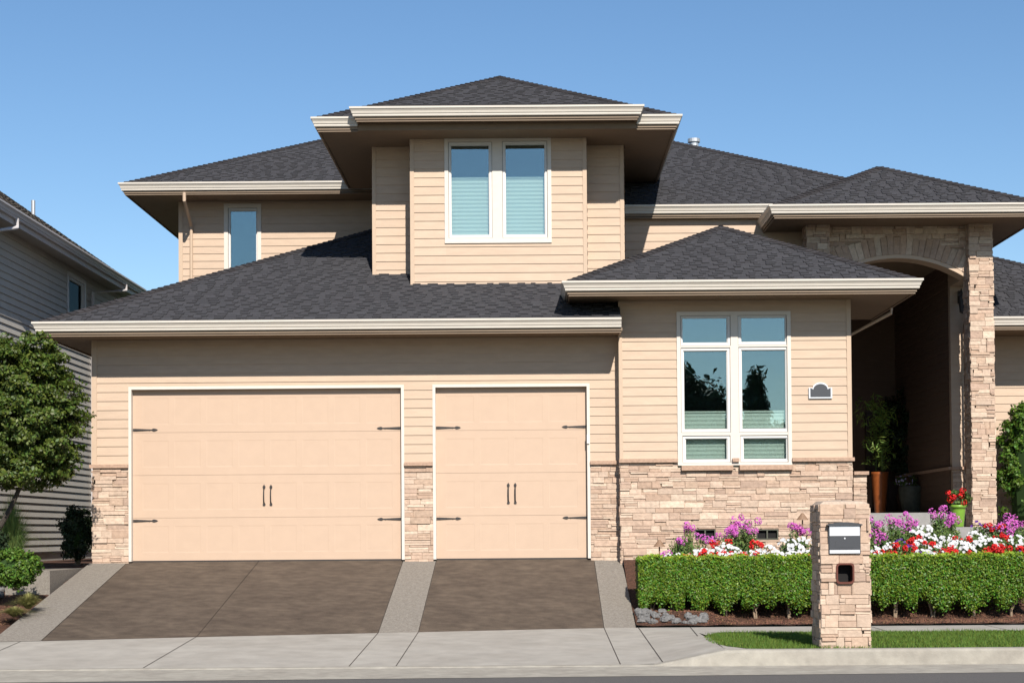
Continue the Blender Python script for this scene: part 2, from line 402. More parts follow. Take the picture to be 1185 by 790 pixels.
# ------------------------------------------------------------------ roofs
def interval(poly, v):
    xs = []
    n = len(poly)
    for i in range(n):
        (a, b), (c, d) = poly[i], poly[(i + 1) % n]
        if abs(b - d) < 1e-9:
            if abs(b - v) < 1e-6: xs += [a, c]
        elif min(b, d) - 1e-6 <= v <= max(b, d) + 1e-6: xs.append(a + (c - a) * (v - b) / (d - b))
    return (min(xs), max(xs)) if xs else None
def roof_plane(mb, pts, expo=0.128, mi=0):
    """convex polygon, first edge is the eave (left to right seen from outside)"""
    P = [Vector(p) for p in pts]
    U = (P[1] - P[0]).normalized()
    Nn = None
    for q in P[2:]:
        Nn = U.cross(q - P[0])
        if Nn.length > 1e-6: break
    Nn.normalize()
    V = Nn.cross(U)
    if Nn.z < 0: Nn = -Nn
    poly = [((p - P[0]).dot(U), (p - P[0]).dot(V)) for p in P]
    if max(v for _, v in poly) < 0.01: V = -V; poly = [(u, -v) for u, v in poly]
    vmax = max(v for _, v in poly)
    mb.add([tuple(p - Nn * 0.012) for p in P], [tuple(range(len(P)))], 1)
    v = -0.03
    k = 0
    while v < vmax - 0.01:
        v1 = min(v + expo, vmax)
        i0, i1 = interval(poly, max(v, 0.0005)), interval(poly, min(v1, vmax - 1e-5))
        if i0 and i1:
            u = i0[0] - random.uniform(0, 0.3); thick = random.random() < 0.5
            while u < i0[1]:
                l = random.uniform(0.08, 0.20) if thick else random.uniform(0.10, 0.24)
                a0, b0 = max(u, i0[0]), min(u + l, i0[1]); a1, b1 = max(u, i1[0]), min(u + l, i1[1])
                if b0 - a0 > 0.004:
                    if b1 < a1: a1 = b1 = min(max((a0 + b0) / 2, i1[0]), i1[1])
                    h = 0.030 if thick else 0.010
                    ht = 0.001
                    q = lambda uu, vv, hh: tuple(P[0] + U * uu + V * vv + Nn * hh)
                    vv = v - (0.0 if thick else -0.006)
                    mb.add([q(a0, vv, h), q(b0, vv, h), q(b1, v1 + 0.01, h * 0.35 + ht), q(a1, v1 + 0.01, h * 0.35 + ht),
                            q(a0, vv, -0.006), q(b0, vv, -0.006), q(b1, v1 + 0.01, -0.006), q(a1, v1 + 0.01, -0.006)],
                           [(0, 1, 2, 3), (4, 5, 1, 0), (0, 3, 7, 4), (1, 5, 6, 2)], mi)
                u += l; thick = not thick
        v += expo; k += 1
    return Nn
def caps(mb, A, B, n1, n2, wd=0.14, step=0.14):
    mb = MB()
    A, B = Vector(A), Vector(B); d = (B - A); L = d.length; d.normalize()
    mid = (n1 + n2).normalized()
    w1 = d.cross(n1).normalized(); w2 = d.cross(n2).normalized()
    side = (n1 - n2)
    if w1.dot(side) < 0: w1 = -w1
    if w2.dot(side) > 0: w2 = -w2
    t = 0
    while t < L:
        j = random.uniform(0.9, 1.1) * wd
        e = min(t + step * 1.25, L)
        p0 = A + d * t; p1 = A + d * e
        h0, h1 = 0.045, 0.022
        a = p0 + mid * h0; b = p1 + mid * h1
        vs = [a, b, b + w1 * j, a + w1 * j, b + w2 * j, a + w2 * j,
              a - mid * 0.03, a + w1 * j - mid * 0.03, a + w2 * j - mid * 0.03, b + w1 * j - mid * 0.03, b + w2 * j - mid * 0.03]
        mb.add([tuple(x) for x in vs], [(0, 3, 2, 1), (0, 1, 4, 5), (0, 6, 7, 3), (0, 5, 8, 6), (3, 7, 9, 2), (5, 4, 10, 8)], 0)
        t += step
    mb.build('hip_cap_shingles', M['shingle_cap'], house)
SHM = [M['shingle'], M['deck']]

def sweep(mb, path, z, prof, mi=0, caps_=True):
    """profile (outward, dz) swept along an open xy path; outward = right-hand side of travel"""
    n = len(path); dirs = []
    for i in range(n - 1):
        d = Vector((path[i + 1][0] - path[i][0], path[i + 1][1] - path[i][1])).normalized(); dirs.append(d)
    rings = []
    for i in range(n):
        d0 = dirs[max(0, i - 1)]; d1 = dirs[min(n - 2, i)]
        n0 = Vector((d0.y, -d0.x)); n1 = Vector((d1.y, -d1.x))
        m = (n0 + n1); m = m / max(1e-6, m.dot(n0))
        rings.append([(path[i][0] + m.x * o, path[i][1] + m.y * o, z + dz) for o, dz in prof])
    k = len(prof); vs = [p for r in rings for p in r]; fs = []
    for i in range(n - 1):
        for j in range(k):
            fs.append((i * k + j, (i + 1) * k + j, (i + 1) * k + (j + 1) % k, i * k + (j + 1) % k))
    if caps_: fs += [tuple(range(k)), tuple(range(n * k - 1, (n - 1) * k - 1, -1))]
    mb.add(vs, fs, mi)
GUT = [(0.0, -0.165), (0.055, -0.165), (0.062, -0.15), (0.062, -0.125), (0.075, -0.115), (0.085, -0.075), (0.105, -0.045), (0.118, -0.035), (0.118, 0.0), (0.10, 0.004), (0.10, -0.02), (0.0, -0.02)]
FAS = [(-0.03, -0.25), (0.0, -0.25), (0.0, -0.01), (-0.03, -0.01)]
LIPP = [(0.0, -0.205), (0.018, -0.205), (0.018, -0.16), (0.0, -0.16)]
def eaves(parent, path, z, foot, gutter=True, gutpath=None, soff=True, gm=None, fm=None, sm=None, tall=1.0):
    """fascia + gutter along path (left to right in front), flat soffit over footprint polygon"""
    f = MB(); sweep(f, path, z, FAS); f.build('fascia', fm or M['fascia'], parent)
    if gutter:
        g = MB(); sweep(g, gutpath or path, z, [(a + 0.001, b * tall) for a, b in GUT])
        g.build('gutter', gm or M['gutter'], parent)
        l = MB(); sweep(l, path, z - 0.012, [(a + 0.002, b) for a, b in LIPP]); l.build('drip_trim', gm or M['fascia'], parent)
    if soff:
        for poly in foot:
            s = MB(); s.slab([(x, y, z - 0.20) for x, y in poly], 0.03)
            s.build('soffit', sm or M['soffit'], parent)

# ------------------------------------------------------------------ windows
def make_window(parent, F, u0, u1, z0, z1, panes, depth=0.16, blind=None, casing=0.09, cas_mat=None, glassm=None, name='window', proud=0.03, sash=0.05):
    """opening u0..u1 z0..z1; panes = list of glass rects; the rest is white frame"""
    cas_mat = cas_mat or M['trim']
    c = MB()
    # outer casing boards butt-jointed
    c.fbox(F, u0, u1, -0.05, proud, z1 - casing, z1)
    c.fbox(F, u0, u1, -0.05, proud + 0.006, z0, z0 + casing * 0.6)
    c.fbox(F, u0, u0 + casing, -0.05, proud, z0 + casing * 0.6, z1 - casing)
    c.fbox(F, u1 - casing, u1, -0.05, proud, z0 + casing * 0.6, z1 - casing)
    win = c.build(name, cas_mat, parent)
    i0, i1, k0, k1 = u0 + casing, u1 - casing, z0 + casing * 0.6, z1 - casing
    units = [(max(g[0] - sash, i0 + 0.004), min(g[1] + sash, i1 - 0.004), max(g[2] - sash, k0 + 0.004), min(g[3] + sash, k1 - 0.004)) for g in panes]
    mu = MB()
    for a, b, p, q in cells(i0, i1, k0, k1, units): mu.fbox(F, a, b, -0.06, proud - 0.012, p, q)
    if mu.n: mu.build('mullion', cas_mat, win)
    for g, o in zip(panes, units):
        fr = MB(); gp = 0.007
        for a, b, p, q in cells(o[0] + gp, o[1] - gp, o[2] + gp, o[3] - gp, [g]): fr.fbox(F, a, b, -0.06, 0.0, p, q)
        for (a, b, p, q) in cells(o[0], o[1], o[2], o[3], [(o[0] + gp, o[1] - gp, o[2] + gp, o[3] - gp)]): fr.fbox(F, a, b, -0.06, -0.03, p, q, 1)
        w_ = 0.014
        for (a, b, p, q) in cells(g[0], g[1], g[2], g[3], [(g[0] + w_, g[1] - w_, g[2] + w_, g[3] - w_)]): fr.fbox(F, a, b, -0.07, -0.02, p, q)
        fr.build('sash', [M['trim_w'], M['joint']], win)
    for g in panes:
        pn = MB(); pn.fbox(F, g[0] + 0.012, g[1] - 0.012, -0.052, -0.046, g[2] + 0.012, g[3] - 0.012)
        pn.build('pane', glassm or M['glass'], win)
    if blind:
        for (a, b, p, q) in blind:
            bl = MB(); z = p; pitch = 0.075
            bl.fbox(F, a, b, -0.125, -0.100, q - 0.03, q)
            while z < q - 0.03:
                e = min(z + pitch, q - 0.03); m_ = (z + e) / 2
                bl.add([F(a, -0.125, z), F(b, -0.125, z), F(b, -0.114, m_), F(a, -0.114, m_), F(b, -0.125, e), F(a, -0.125, e)], [(0, 1, 2, 3), (3, 2, 4, 5)])
                z = e
            bl.build('blind', M['blind'] if (q - p) > 0.36 or len(panes) < 5 or any(abs(p - g[2]) < 0.01 and (g[3] - g[2]) > 0.8 for g in panes) else M['blind_dim'], win)
    rm = MB(); D = 1.6
    i0 += 0.01; i1 -= 0.01; k0 += 0.01; k1 -= 0.01
    rm.fbox(F, i0 - 0.3, i1 + 0.3, -D - 0.03, -D, k0 - 0.3, k1 + 0.3)
    rm.fbox(F, i0 - 0.33, i0 - 0.3, -D, -0.17, k0 - 0.3, k1 + 0.3); rm.fbox(F, i1 + 0.3, i1 + 0.33, -D, -0.17, k0 - 0.3, k1 + 0.3)
    rm.fbox(F, i0 - 0.3, i1 + 0.3, -D, -0.17, k1 + 0.3, k1 + 0.33); rm.fbox(F, i0 - 0.3, i1 + 0.3, -D, -0.17, k0 - 0.33, k0 - 0.3)
    rm.build('dark_room_box', M['room'], win)  # added dark box behind the opening so the interior reads unlit
    return win

def rect(F_Y, x0, y0, x1, y1):
    """photo rect on front plane -> u0,u1,z0,z1"""
    a, zt = W(x0, y0, F_Y); b, zb = W(x1, y1, F_Y)
    xa = (a + W(x0, y1, F_Y)[0]) / 2; xb = (b + W(x1, y0, F_Y)[0]) / 2
    zt = (zt + W(x1, y0, F_Y)[1]) / 2; zb = (zb + W(x0, y1, F_Y)[1]) / 2
    return xa, xb, zb, zt

# ================================================================== HOUSE
house = thing('house', 'beige two-storey house with dark hip roofs, stone wainscot and two garage doors', 'house', (0, 2, 1.0))
P_ = 0.486
FLOOR = 1.04
Yg, Yw = 0.0, -0.25
Xgl = -7.90
Xwl, Xwr = XX(717.5, Yw), XX(984, Yw)

# ---- garage front
F = FRONT(Yg)
zge = ZZ(400, 370, Yg - 0.85)                    # eave line of garage roof
zcap = (ZZ(130, 541, Yg) + ZZ(690, 533, Yg)) / 2
dl = rect(Yg, 149, 447, 468, 650); dr = rect(Yg, 501, 443.5, 683, 645)
dl = (dl[0], dl[1], FLOOR - 0.02, dl[3]); dr = (dr[0], dr[1], FLOOR - 0.02, dr[3])
dl = (dl[0], dl[1], dl[2], (dl[3] + dr[3]) / 2); dr = (dr[0], dr[1], dr[2], dl[3])
SW(F, Xgl, Xwl, zcap, zge - 0.2, [dl, dr]);
ST(F, Xgl, dl[0], FLOOR - 0.25, zcap, over=(0.03, 0)); ST(F, dl[1], dr[0], FLOOR - 0.25, zcap); ST(F, dr[1], Xwl - 0.003, FLOOR - 0.25, zcap)
for a, b in ((Xgl - 0.05, dl[0]), (dl[1], dr[0]), (dr[1], Xwl - 0.005)):
    TB('stone_ledge', 'cap', F, a, b, -0.02, 0.065, zcap - 0.035, zcap + 0.028)
SW(LEFT(Xgl), Yg + 0.15, 6.2, zcap, zge - 0.2);
ST(LEFT(Xgl), Yg + 0.0, 6.2, FLOOR - 0.6, zcap);
TB('corner_trim', 'trim_tan', F, Xgl - 0.02, Xgl + 0.075, -0.1, 0.024, zcap + 0.028, zge - 0.23); TB('corner_trim', 'trim_tan', LEFT(Xgl), 0.0, 0.08, -0.05, 0.022, zcap + 0.028, zge - 0.23)

def garage_door(x0, x1, z0, z1, npan):
    tr = 0.052
    c = MB()
    c.fbox(F, x0, x1, -0.10, 0.022, z1 - tr, z1)
    c.fbox(F, x0, x0 + tr, -0.10, 0.022, z0, z1 - tr); c.fbox(F, x1 - tr, x1, -0.10, 0.022, z0, z1 - tr)
    a, b, t = x0 + tr, x1 - tr, z1 - tr
    d = MB()
    yb = -0.10                                           # door plane set back from the wall
    d.fbox(F, a, b, -0.20, yb - 0.01, z0, t)
    n = 4; h = (t - z0 - 0.01) / n
    for i in range(n):
        p = z0 + 0.012 + i * h; q = p + h - 0.0042
        mg = 0.14; w = (b - a - 2 * 0.12); pw = w / npan
        hs = []
        for k in range(npan):
            u = a + 0.12 + k * pw
            hs.append((u + 0.05, u + pw - 0.05, p + mg, q - mg))
        for (ca, cb, cp, cq) in cells(a, b, p, q, hs): d.fbox(F, ca, cb, yb - 0.01, yb, cp, cq)
        for (ca, cb, cp, cq) in hs:
            # bevelled recess and a slightly raised field with board grooves
            e = 0.018
            d.add([F(ca, yb, cp), F(cb, yb, cp), F(cb, yb, cq), F(ca, yb, cq), F(ca + e, yb - 0.0018, cp + e), F(cb - e, yb - 0.0018, cp + e), F(cb - e, yb - 0.0018, cq - e), F(ca + e, yb - 0.0018, cq - e)],
                  [(0, 1, 5, 4), (1, 2, 6, 5), (2, 3, 7, 6), (3, 0, 4, 7), (4, 5, 6, 7)])
            nb = 4; bw = (cb - ca - 2 * e) / nb
            for j in range(nb if i == n - 1 else 0):
                u = ca + e + j * bw
                d.fbox(F, u + 0.0012, u + bw - 0.0012, yb - 0.004, yb - 0.0012, cp + e, cq - e)
    door = d.build('garage_door', M['door'], house)
    c.build('door_frame', M['trim'], door)
    s = MB(); s.fbox(F, a, b, -0.12, yb + 0.012, z0 - 0.02, z0 + 0.012); s.build('bottom_seal', M['iron'], door)
    # strap hinges
    for zz in (z1 - 0.77, z0 + 0.73):
        for sgn, u in ((1, a), (-1, b)):
            g = MB(); L = 0.40
            pts = [(0.0, -0.045), (0.05, -0.045), (0.30, -0.020), (L - 0.06, -0.018), (L - 0.045, -0.045), (L - 0.02, -0.05), (L + 0.02, -0.03), (L + 0.045, 0), (L + 0.02, 0.03), (L - 0.02, 0.05), (L - 0.045, 0.045), (L - 0.06, 0.018), (0.30, 0.020), (0.05, 0.045), (0.0, 0.045)]
            pts = [(u + sgn * (x + 0.004), zz + z * 0.5) for x, z in pts]
            if sgn < 0: pts = pts[::-1]
            g.prism(pts, -yb - 0.013, -yb - 0.001)
            for bx in (0.05, 0.18, 0.30):
                g.tube([(u + sgn * bx, -yb - 0.013, zz), (u + sgn * bx, -yb - 0.02, zz)], 0.012, 8)
            g.build('strap_hinge', M['iron'], door)
    cx, zz = (a + b) / 2, z0 + 1.17
    for sgn in (-1, 1):
        g = MB(); x = cx + sgn * 0.062
        for ez in (-0.155, 0.155):
            s_ = 1 if ez > 0 else -1
            g.prism([(x - 0.02, zz + ez - 0.03), (x + 0.02, zz + ez - 0.03), (x + 0.026, zz + ez + 0.005 * s_), (x + 0.008, zz + ez + 0.03), (x, zz + ez + 0.045), (x - 0.008, zz + ez + 0.03), (x - 0.026, zz + ez + 0.005 * s_)], -yb - 0.012, -yb - 0.001)
        g.tube([(x, -yb - 0.0018, zz - 0.14), (x, -yb - 0.045, zz - 0.10), (x, -yb - 0.055, zz), (x, -yb - 0.045, zz + 0.10), (x, -yb - 0.0018, zz + 0.14)], 0.011, 8)
        g.build('pull_handle', M['iron'], door)
    return door
# door plane lies at y = +0.10 (behind wall face); helper prisms use world y
_yb = 0.10
garage_door(dl[0], dl[1], dl[2], dl[3], 8)
garage_door(dr[0], dr[1], dr[2], dr[3], 4)
# keypad on the right jamb of the single door
mb = MB(); kx, kz = W(681, 508, Yg); mb.fbox(F, kx - 0.03, kx + 0.015, 0.022, 0.05, kz - 0.08, kz + 0.08); mb.build('keypad', M['trim_w'], house)

# ---- wing front
F = FRONT(Yw)
zwe = (ZZ(655, 327, Yw - 0.85) + ZZ(1064, 321, Yw - 0.85)) / 2
wcap = ZZ(850, 532, Yw)
win = rect(Yw, 783.5, 360.5, 915.5, 538)
def RW(*a): return rect(Yw, *a)
panes = [RW(789, 367, 842, 397), RW(857, 366.5, 909.5, 396), RW(791, 405.5, 842, 497), RW(858, 404.5, 910, 496.5), RW(793, 507, 842, 532), RW(860, 506.5, 911, 531.5)]
blinds = []
for g, top in ((panes[2], 0.24), (panes[3], 0.24)): blinds.append((g[0] - 0.02, g[1] + 0.02, g[2], g[2] + (g[3] - g[2]) * top))
for g in panes[4:]: blinds.append((g[0] - 0.02, g[1] + 0.02, g[2], g[3]))
v1 = RW(804, 612, 828, 623.5); v2 = RW(875, 612, 900.5, 624)
hole = (win[0] + 0.02, win[1] - 0.02, win[2] + 0.02, win[3] - 0.02)
SW(F, Xwl, Xwr, wcap, zwe - 0.2, [hole]);
ST(F, Xwl + 0.002, Xwr, 0.55, wcap, [(win[0], win[1], win[2] - 0.04, 99), v1, v2], over=(0.03, 0.03));
make_window(house, F, *win, panes, blind=blinds, casing=0.065)
for a, b in ((Xwl - 0.03, win[0]), (win[1], Xwr + 0.05)):
    TB('stone_ledge', 'cap', F, a, b, -0.02, 0.07, wcap - 0.035, wcap + 0.03)
for g in (panes[4], panes[5]):
    TB('stone_ledge', 'cap', F, g[0] - 0.075, g[1] + 0.085, -0.02, 0.10, win[2] - 0.09, win[2] - 0.003)
TB('stone_ledge', 'cap', F, (panes[4][1] + panes[5][0]) / 2 - 0.06, (panes[4][1] + panes[5][0]) / 2 + 0.06, 0.034, 0.08, wcap - 0.035, wcap + 0.03)
for v in (v1, v2):
    g = MB(); fw = 0.02
    for (a, b, p, q) in cells(v[0], v[1], v[2], v[3], [(v[0] + fw, v[1] - fw, v[2] + fw, v[3] - fw)]): g.fbox(F, a, b, -0.03, 0.012, p, q)
    vent = g.build('foundation_vent', M['greypot'], house)
    k = MB(); k.fbox(F, v[0] + fw, v[1] - fw, -0.118, -0.05, v[2] + fw, v[3] - fw); k.build('vent_opening', M['black'], vent)
    k = MB(); xm = (v[0] + v[1]) / 2; k.fbox(F, xm - 0.012, xm + 0.012, -0.03, 0.008, v[2] + fw, v[3] - fw)
    k.build('vent_bar', M['greypot'], vent)
# wing sides and corner trim
SW(LEFT(Xwl), Yw + 0.0, 3.0, wcap, zwe - 0.2); SW(RIGHT(Xwr), Yw + 0.0, Y0m if False else 3.3, wcap, zwe - 0.2);
ST(LEFT(Xwl), Yw, 0.05, 0.7, wcap - 0.036);
ST(RIGHT(Xwr), Yw, 3.3, 0.7, wcap - 0.036);
TB('corner_trim', 'trim_tan', F, Xwl - 0.02, Xwl + 0.045, -0.05, 0.024, wcap + 0.03, zwe - 0.23); TB('corner_trim', 'trim_tan', F, Xwr - 0.06, Xwr + 0.02, -0.05, 0.024, wcap + 0.03, zwe - 0.23)
# low stone parapet beside the porch
lx1 = XX(1003, Yw, 560); lz = ZZ(995, 549, Yw)
ST(FRONT(Yw + 0.06), Xwr + 0.045, lx1, 0.6, lz, over=(0, 0.02)); mb.box(Xwr + 0.045, lx1, Yw + 0.19, Yw + 0.5, 0.6, lz - 0.01, 1);
mb = MB(); mb.box(Xwr + 0.05, lx1 + 0.04, Yw - 0.02, Yw + 0.54, lz, lz + 0.06); mb.build('stone_ledge', M['cap'], house)

# ---- garage roof
X0, X1, Y0 = XX(38, Yg - 0.85, 375) + 0.11, XX(719, Yg - 0.85, 370), Yg - 0.80
z = zge
def hipz(t, z0, p=P_): return z0 + p * t
T = 7.05
mb = MB()
nf = roof_plane(mb, [(X0, Y0, z), (X1, Y0, z), (X1, Y0 + T, z + P_ * T), (X0 + T, Y0 + T, z + P_ * T)])
nl = roof_plane(mb, [(X0, Y0 + T + 2, z), (X0, Y0, z), (X0 + T, Y0 + T, z + P_ * T), (X0 + T, Y0 + T + 2, z + P_ * T)])
mb.build('shingle_roof', SHM, house)
cp = MB(); caps(cp, (X0, Y0, z), (X0 + T, Y0 + T, z + P_ * T), nf, nl)
eaves(house, [(X0, 6.2), (X0, Y0), (X1, Y0), (X1, Y0 + 0.55)], z, [[(X0, Y0), (X1, Y0), (X1, Yg + 0.05), (X0, Yg + 0.05)], [(X0, Yg + 0.05), (Xgl + 0.05, Yg + 0.05), (Xgl + 0.05, 6.2), (X0, 6.2)]],
      gutpath=[(X0, 6.2), (X0, Y0), (X1, Y0)])

# ---- wing roof
X0, X1, Y0 = XX(652, Yw - 0.85, 330) + 0.09, XX(1066, Yw - 0.85, 325) - 0.09, Yw - 0.80
z = zwe; T = (X1 - X0) / 2; xm = (X0 + X1) / 2; zt = z + P_ * T
zap = ZZ(831, 263, Y0 + T); pw = (zap - z) / T; zt = zap
mb = MB()
nf = roof_plane(mb, [(X0, Y0, z), (X1, Y0, z), (xm, Y0 + T, zt)])
nl = roof_plane(mb, [(X0, 3.4, z), (X0, Y0, z), (xm, Y0 + T, zt), (xm, 3.4, zt)])
nr = roof_plane(mb, [(X1, Y0, z), (X1, 3.4, z), (xm, 3.4, zt), (xm, Y0 + T, zt)])
mb.build('shingle_roof', SHM, house)
caps(cp, (X0, Y0, z), (xm, Y0 + T, zt), nf, nl); caps(cp, (X1, Y0, z), (xm, Y0 + T, zt), nf, nr); caps(cp, (xm, Y0 + T, zt), (xm, 3.4, zt), nl, nr)
eaves(house, [(X0, 3.0), (X0, Y0), (X1, Y0), (X1, 2.5)], z, [[(X0, Y0), (X1, Y0), (X1, Yw + 0.05), (X0, Yw + 0.05)], [(Xwr - 0.05, Yw + 0.05), (X1, Yw + 0.05), (X1, 2.5), (Xwr - 0.05, 2.5)], [(X0, Yw + 0.05), (Xwl + 0.05, Yw + 0.05), (Xwl + 0.05, 3.0), (X0, 3.0)]])
# downspout under the wing's right eave
mb = MB(); ex, ez = X1 - 0.02, z - 0.2
mb.tube([(ex, Yw + 1.0, ez), (ex, Yw + 1.0, ez - 0.14), (Xwr + 0.06, Yw + 1.3, ez - 0.62), (Xwr + 0.06, Yw + 1.3, 1.4)], 0.035, 8); mb.build('downspout', M['trim_tan'], house)

# ---- dormer (bay + side walls)
Yb, Yd = 1.05, 1.65
bx0, bx1 = XX(475, Yb, 250), XX(679, Yb, 250)
wx0, wx1 = XX(432, Yd, 250), XX(722.5, Yd, 250)
Ycf, Ysf = 0.15, 0.37
zc = ZZ(575, 124, Ycf); zs = (ZZ(362, 136.5, Ysf) + ZZ(788, 134.5, Ysf)) / 2
cx0, cx1 = XX(406, Ycf, 128) + 0.10, XX(744, Ycf, 128) - 0.10; sx0, sx1 = XX(361.5, Ysf, 140) + 0.10, XX(788, Ysf, 140) - 0.10
F = FRONT(Yb)
bw = rect(Yb, 514.5, 156, 638, 281.5)
bp = [rect(Yb, 521.5, 167.5, 566.5, 272.5), rect(Yb, 584.5, 166.5, 631, 272)]
bh = (bw[0] + 0.02, bw[1] - 0.02, bw[2] + 0.02, bw[3] - 0.02)
zb0 = ZZ(575, 329, Yb) - 0.5
SW(F, bx0, bx1, zb0, zc - 0.2, [bh])
SW(LEFT(bx0), Yb, Yd + 0.05, zb0, zc - 0.2); SW(RIGHT(bx1), Yb, Yd + 0.05, zb0, zc - 0.2);
SW(FRONT(Yd), wx0, bx0, zb0, zs - 0.2); SW(FRONT(Yd), bx1, wx1, zb0, zs - 0.2)
SW(LEFT(wx0), Yd, 6.2, zb0, zs - 0.2); SW(RIGHT(wx1), Yd, 5.3, zb0, zs - 0.2);
for u in (bx0, bx1 - 0.065): TB('corner_trim', 'trim_tan', F, u - 0.005, u + 0.07, -0.05, 0.024, zb0, zc - 0.22)
for u in (wx0, wx1 - 0.06): TB('corner_trim', 'trim_tan', FRONT(Yd), u - 0.02, u + 0.05, -0.05, 0.024, zb0, zs - 0.22)
mb = MB(); mb.fbox(F, bx0 - 0.02, bx1 + 0.02, 0.0, 0.06, ZZ(575, 331, Yb) - 0.03, ZZ(575, 331, Yb) + 0.01); mb.build('flashing', M['galv'], house)
bb = []
for g in bp: bb.append((g[0] - 0.02, g[1] + 0.02, g[2], g[2] + (g[3] - g[2]) * 0.655))
bwin = make_window(house, F, *bw, bp, blind=bb, casing=0.07)
# dark roller cassettes at the head of each light
mb = MB()
for g in bp: mb.fbox(F, g[0], g[1], -0.12, -0.075, g[3] - 0.075, g[3]); 
mb.build('roller_cassette', M['iron'], bwin)
# roof
T = (sx1 - sx0) / 2; xm = (sx0 + sx1) / 2; zap = ZZ(578, 90, Ysf + T); pd = (zap - zs) / T
mb = MB()
nf = roof_plane(mb, [(sx0, Ysf, zs), (sx1, Ysf, zs), (xm, Ysf + T, zap)])
ym = 5.4
nl = roof_plane(mb, [(sx0, ym, zs), (sx0, Ysf, zs), (xm, Ysf + T, zap), (xm, ym + T, zap)])
nr = roof_plane(mb, [(sx1, Ysf, zs), (sx1, 5.35, zs), (xm, 5.35 + T, zap), (xm, Ysf + T, zap)])
# raised centre section
q = 0.30
yj = (zc - q * Ycf - zs + pd * Ysf) / (pd - q)
hj = zc + q * (yj - Ycf)
roof_plane(mb, [(cx0, Ycf, zc), (cx1, Ycf, zc), (cx1 - 0.9, yj, hj), (cx0 + 0.9, yj, hj)])
mb.build('shingle_roof', SHM, house)
caps(cp, (sx0, Ysf, zs), (xm, Ysf + T, zap), nf, nl); caps(cp, (sx1, Ysf, zs), (xm, Ysf + T, zap), nf, nr)
mb = MB(); mb.prism([(cx0 + 0.02, zs - 0.02), (cx1 - 0.02, zs - 0.02), (cx1 - 0.02, zc - 0.015), (cx0 + 0.02, zc - 0.015)], Ycf + 0.03, Ysf + 0.02); mb.build('roof_block', M['fascia'], house)
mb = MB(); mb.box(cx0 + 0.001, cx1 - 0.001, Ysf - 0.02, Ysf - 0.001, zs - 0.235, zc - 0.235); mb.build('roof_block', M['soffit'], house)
eaves(house, [(sx0, 5.2), (sx0, Ysf), (cx0 + 0.0, Ysf)], zs, [[(sx0, Ysf), (wx0 + 0.05, Ysf), (wx0 + 0.05, 5.4), (sx0, 5.4)]])
eaves(house, [(cx1 - 0.0, Ysf), (sx1, Ysf), (sx1, 5.3)], zs, [[(wx1 - 0.05, Ysf), (sx1, Ysf), (sx1, 5.2), (wx1 - 0.05, 5.2)]])
eaves(house, [(cx0, Ysf - 0.01), (cx0, Ycf), (cx1, Ycf), (cx1, Ysf - 0.01)], zc, [[(cx0 + 0.02, Ycf), (cx1 - 0.02, Ycf), (cx1 - 0.02, Ysf), (cx0 + 0.02, Ysf)]])
mb = MB(); mb.slab([(wx0 + 0.05, Ysf, zs - 0.2), (wx1 - 0.05, Ysf, zs - 0.2), (wx1 - 0.05, Yd + 0.1, zs - 0.2), (wx0 + 0.05, Yd + 0.1, zs - 0.2)], 0.03); mb.build('soffit', M['soffit'], house)

# ---- upper left block
Ya = 6.2
ax0 = XX(208, Ya, 290)
zae = ZZ(270, 211.5, 5.36)
X0, Y0 = XX(139, 5.36, 212) + 0.1, 5.36
T = 4.45
mb = MB()
nf = roof_plane(mb, [(X0, Y0, zae), (X0 + 2 * T, Y0, zae), (X0 + T, Y0 + T, zae + P_ * T)])
nl = roof_plane(mb, [(X0, 17, zae), (X0, Y0, zae), (X0 + T, Y0 + T, zae + P_ * T), (X0 + T, 17, zae + P_ * T)])
mb.build('shingle_roof', SHM, house)
caps(cp, (X0, Y0, zae), (X0 + T, Y0 + T, zae + P_ * T), nf, nl)
eaves(house, [(X0, 12.0), (X0, Y0), (wx0, Y0)], zae, [[(X0, Y0), (wx0, Y0), (wx0, Ya + 0.05), (X0, Ya + 0.05)], [(X0, Ya + 0.05), (ax0 + 0.05, Ya + 0.05), (ax0 + 0.05, 12), (X0, 12)]])
F = FRONT(Ya)
uw = rect(Ya, 259.5, 236, 302.5, 330)
up = rect(Ya, 266, 243.5, 297, 324)
SW(F, ax0, wx0 + 0.1, 5.5, zae - 0.2, [(uw[0] + 0.02, uw[1] - 0.02, uw[2] + 0.02, uw[3] - 0.02)]); SW(LEFT(ax0), Ya, 12, 4.8, zae - 0.2);
make_window(house, F, *uw, [up], casing=0.085)
TB('corner_trim', 'trim_tan', F, ax0 - 0.02, ax0 + 0.07, -0.05, 0.024, 5.6, zae - 0.23)
mb = MB(); dx = XX(222, Ya, 280)
tx, tz = W(213, 224, Y0 - 0.06)
mb.tube([(tx, Y0 - 0.04, tz + 0.03), (tx, Y0 - 0.04, tz - 0.14), (dx, Ya - 0.06, tz - 0.55), (dx, Ya - 0.06, 5.7)], 0.036, 8); mb.build('downspout', M['trim_tan'], house)

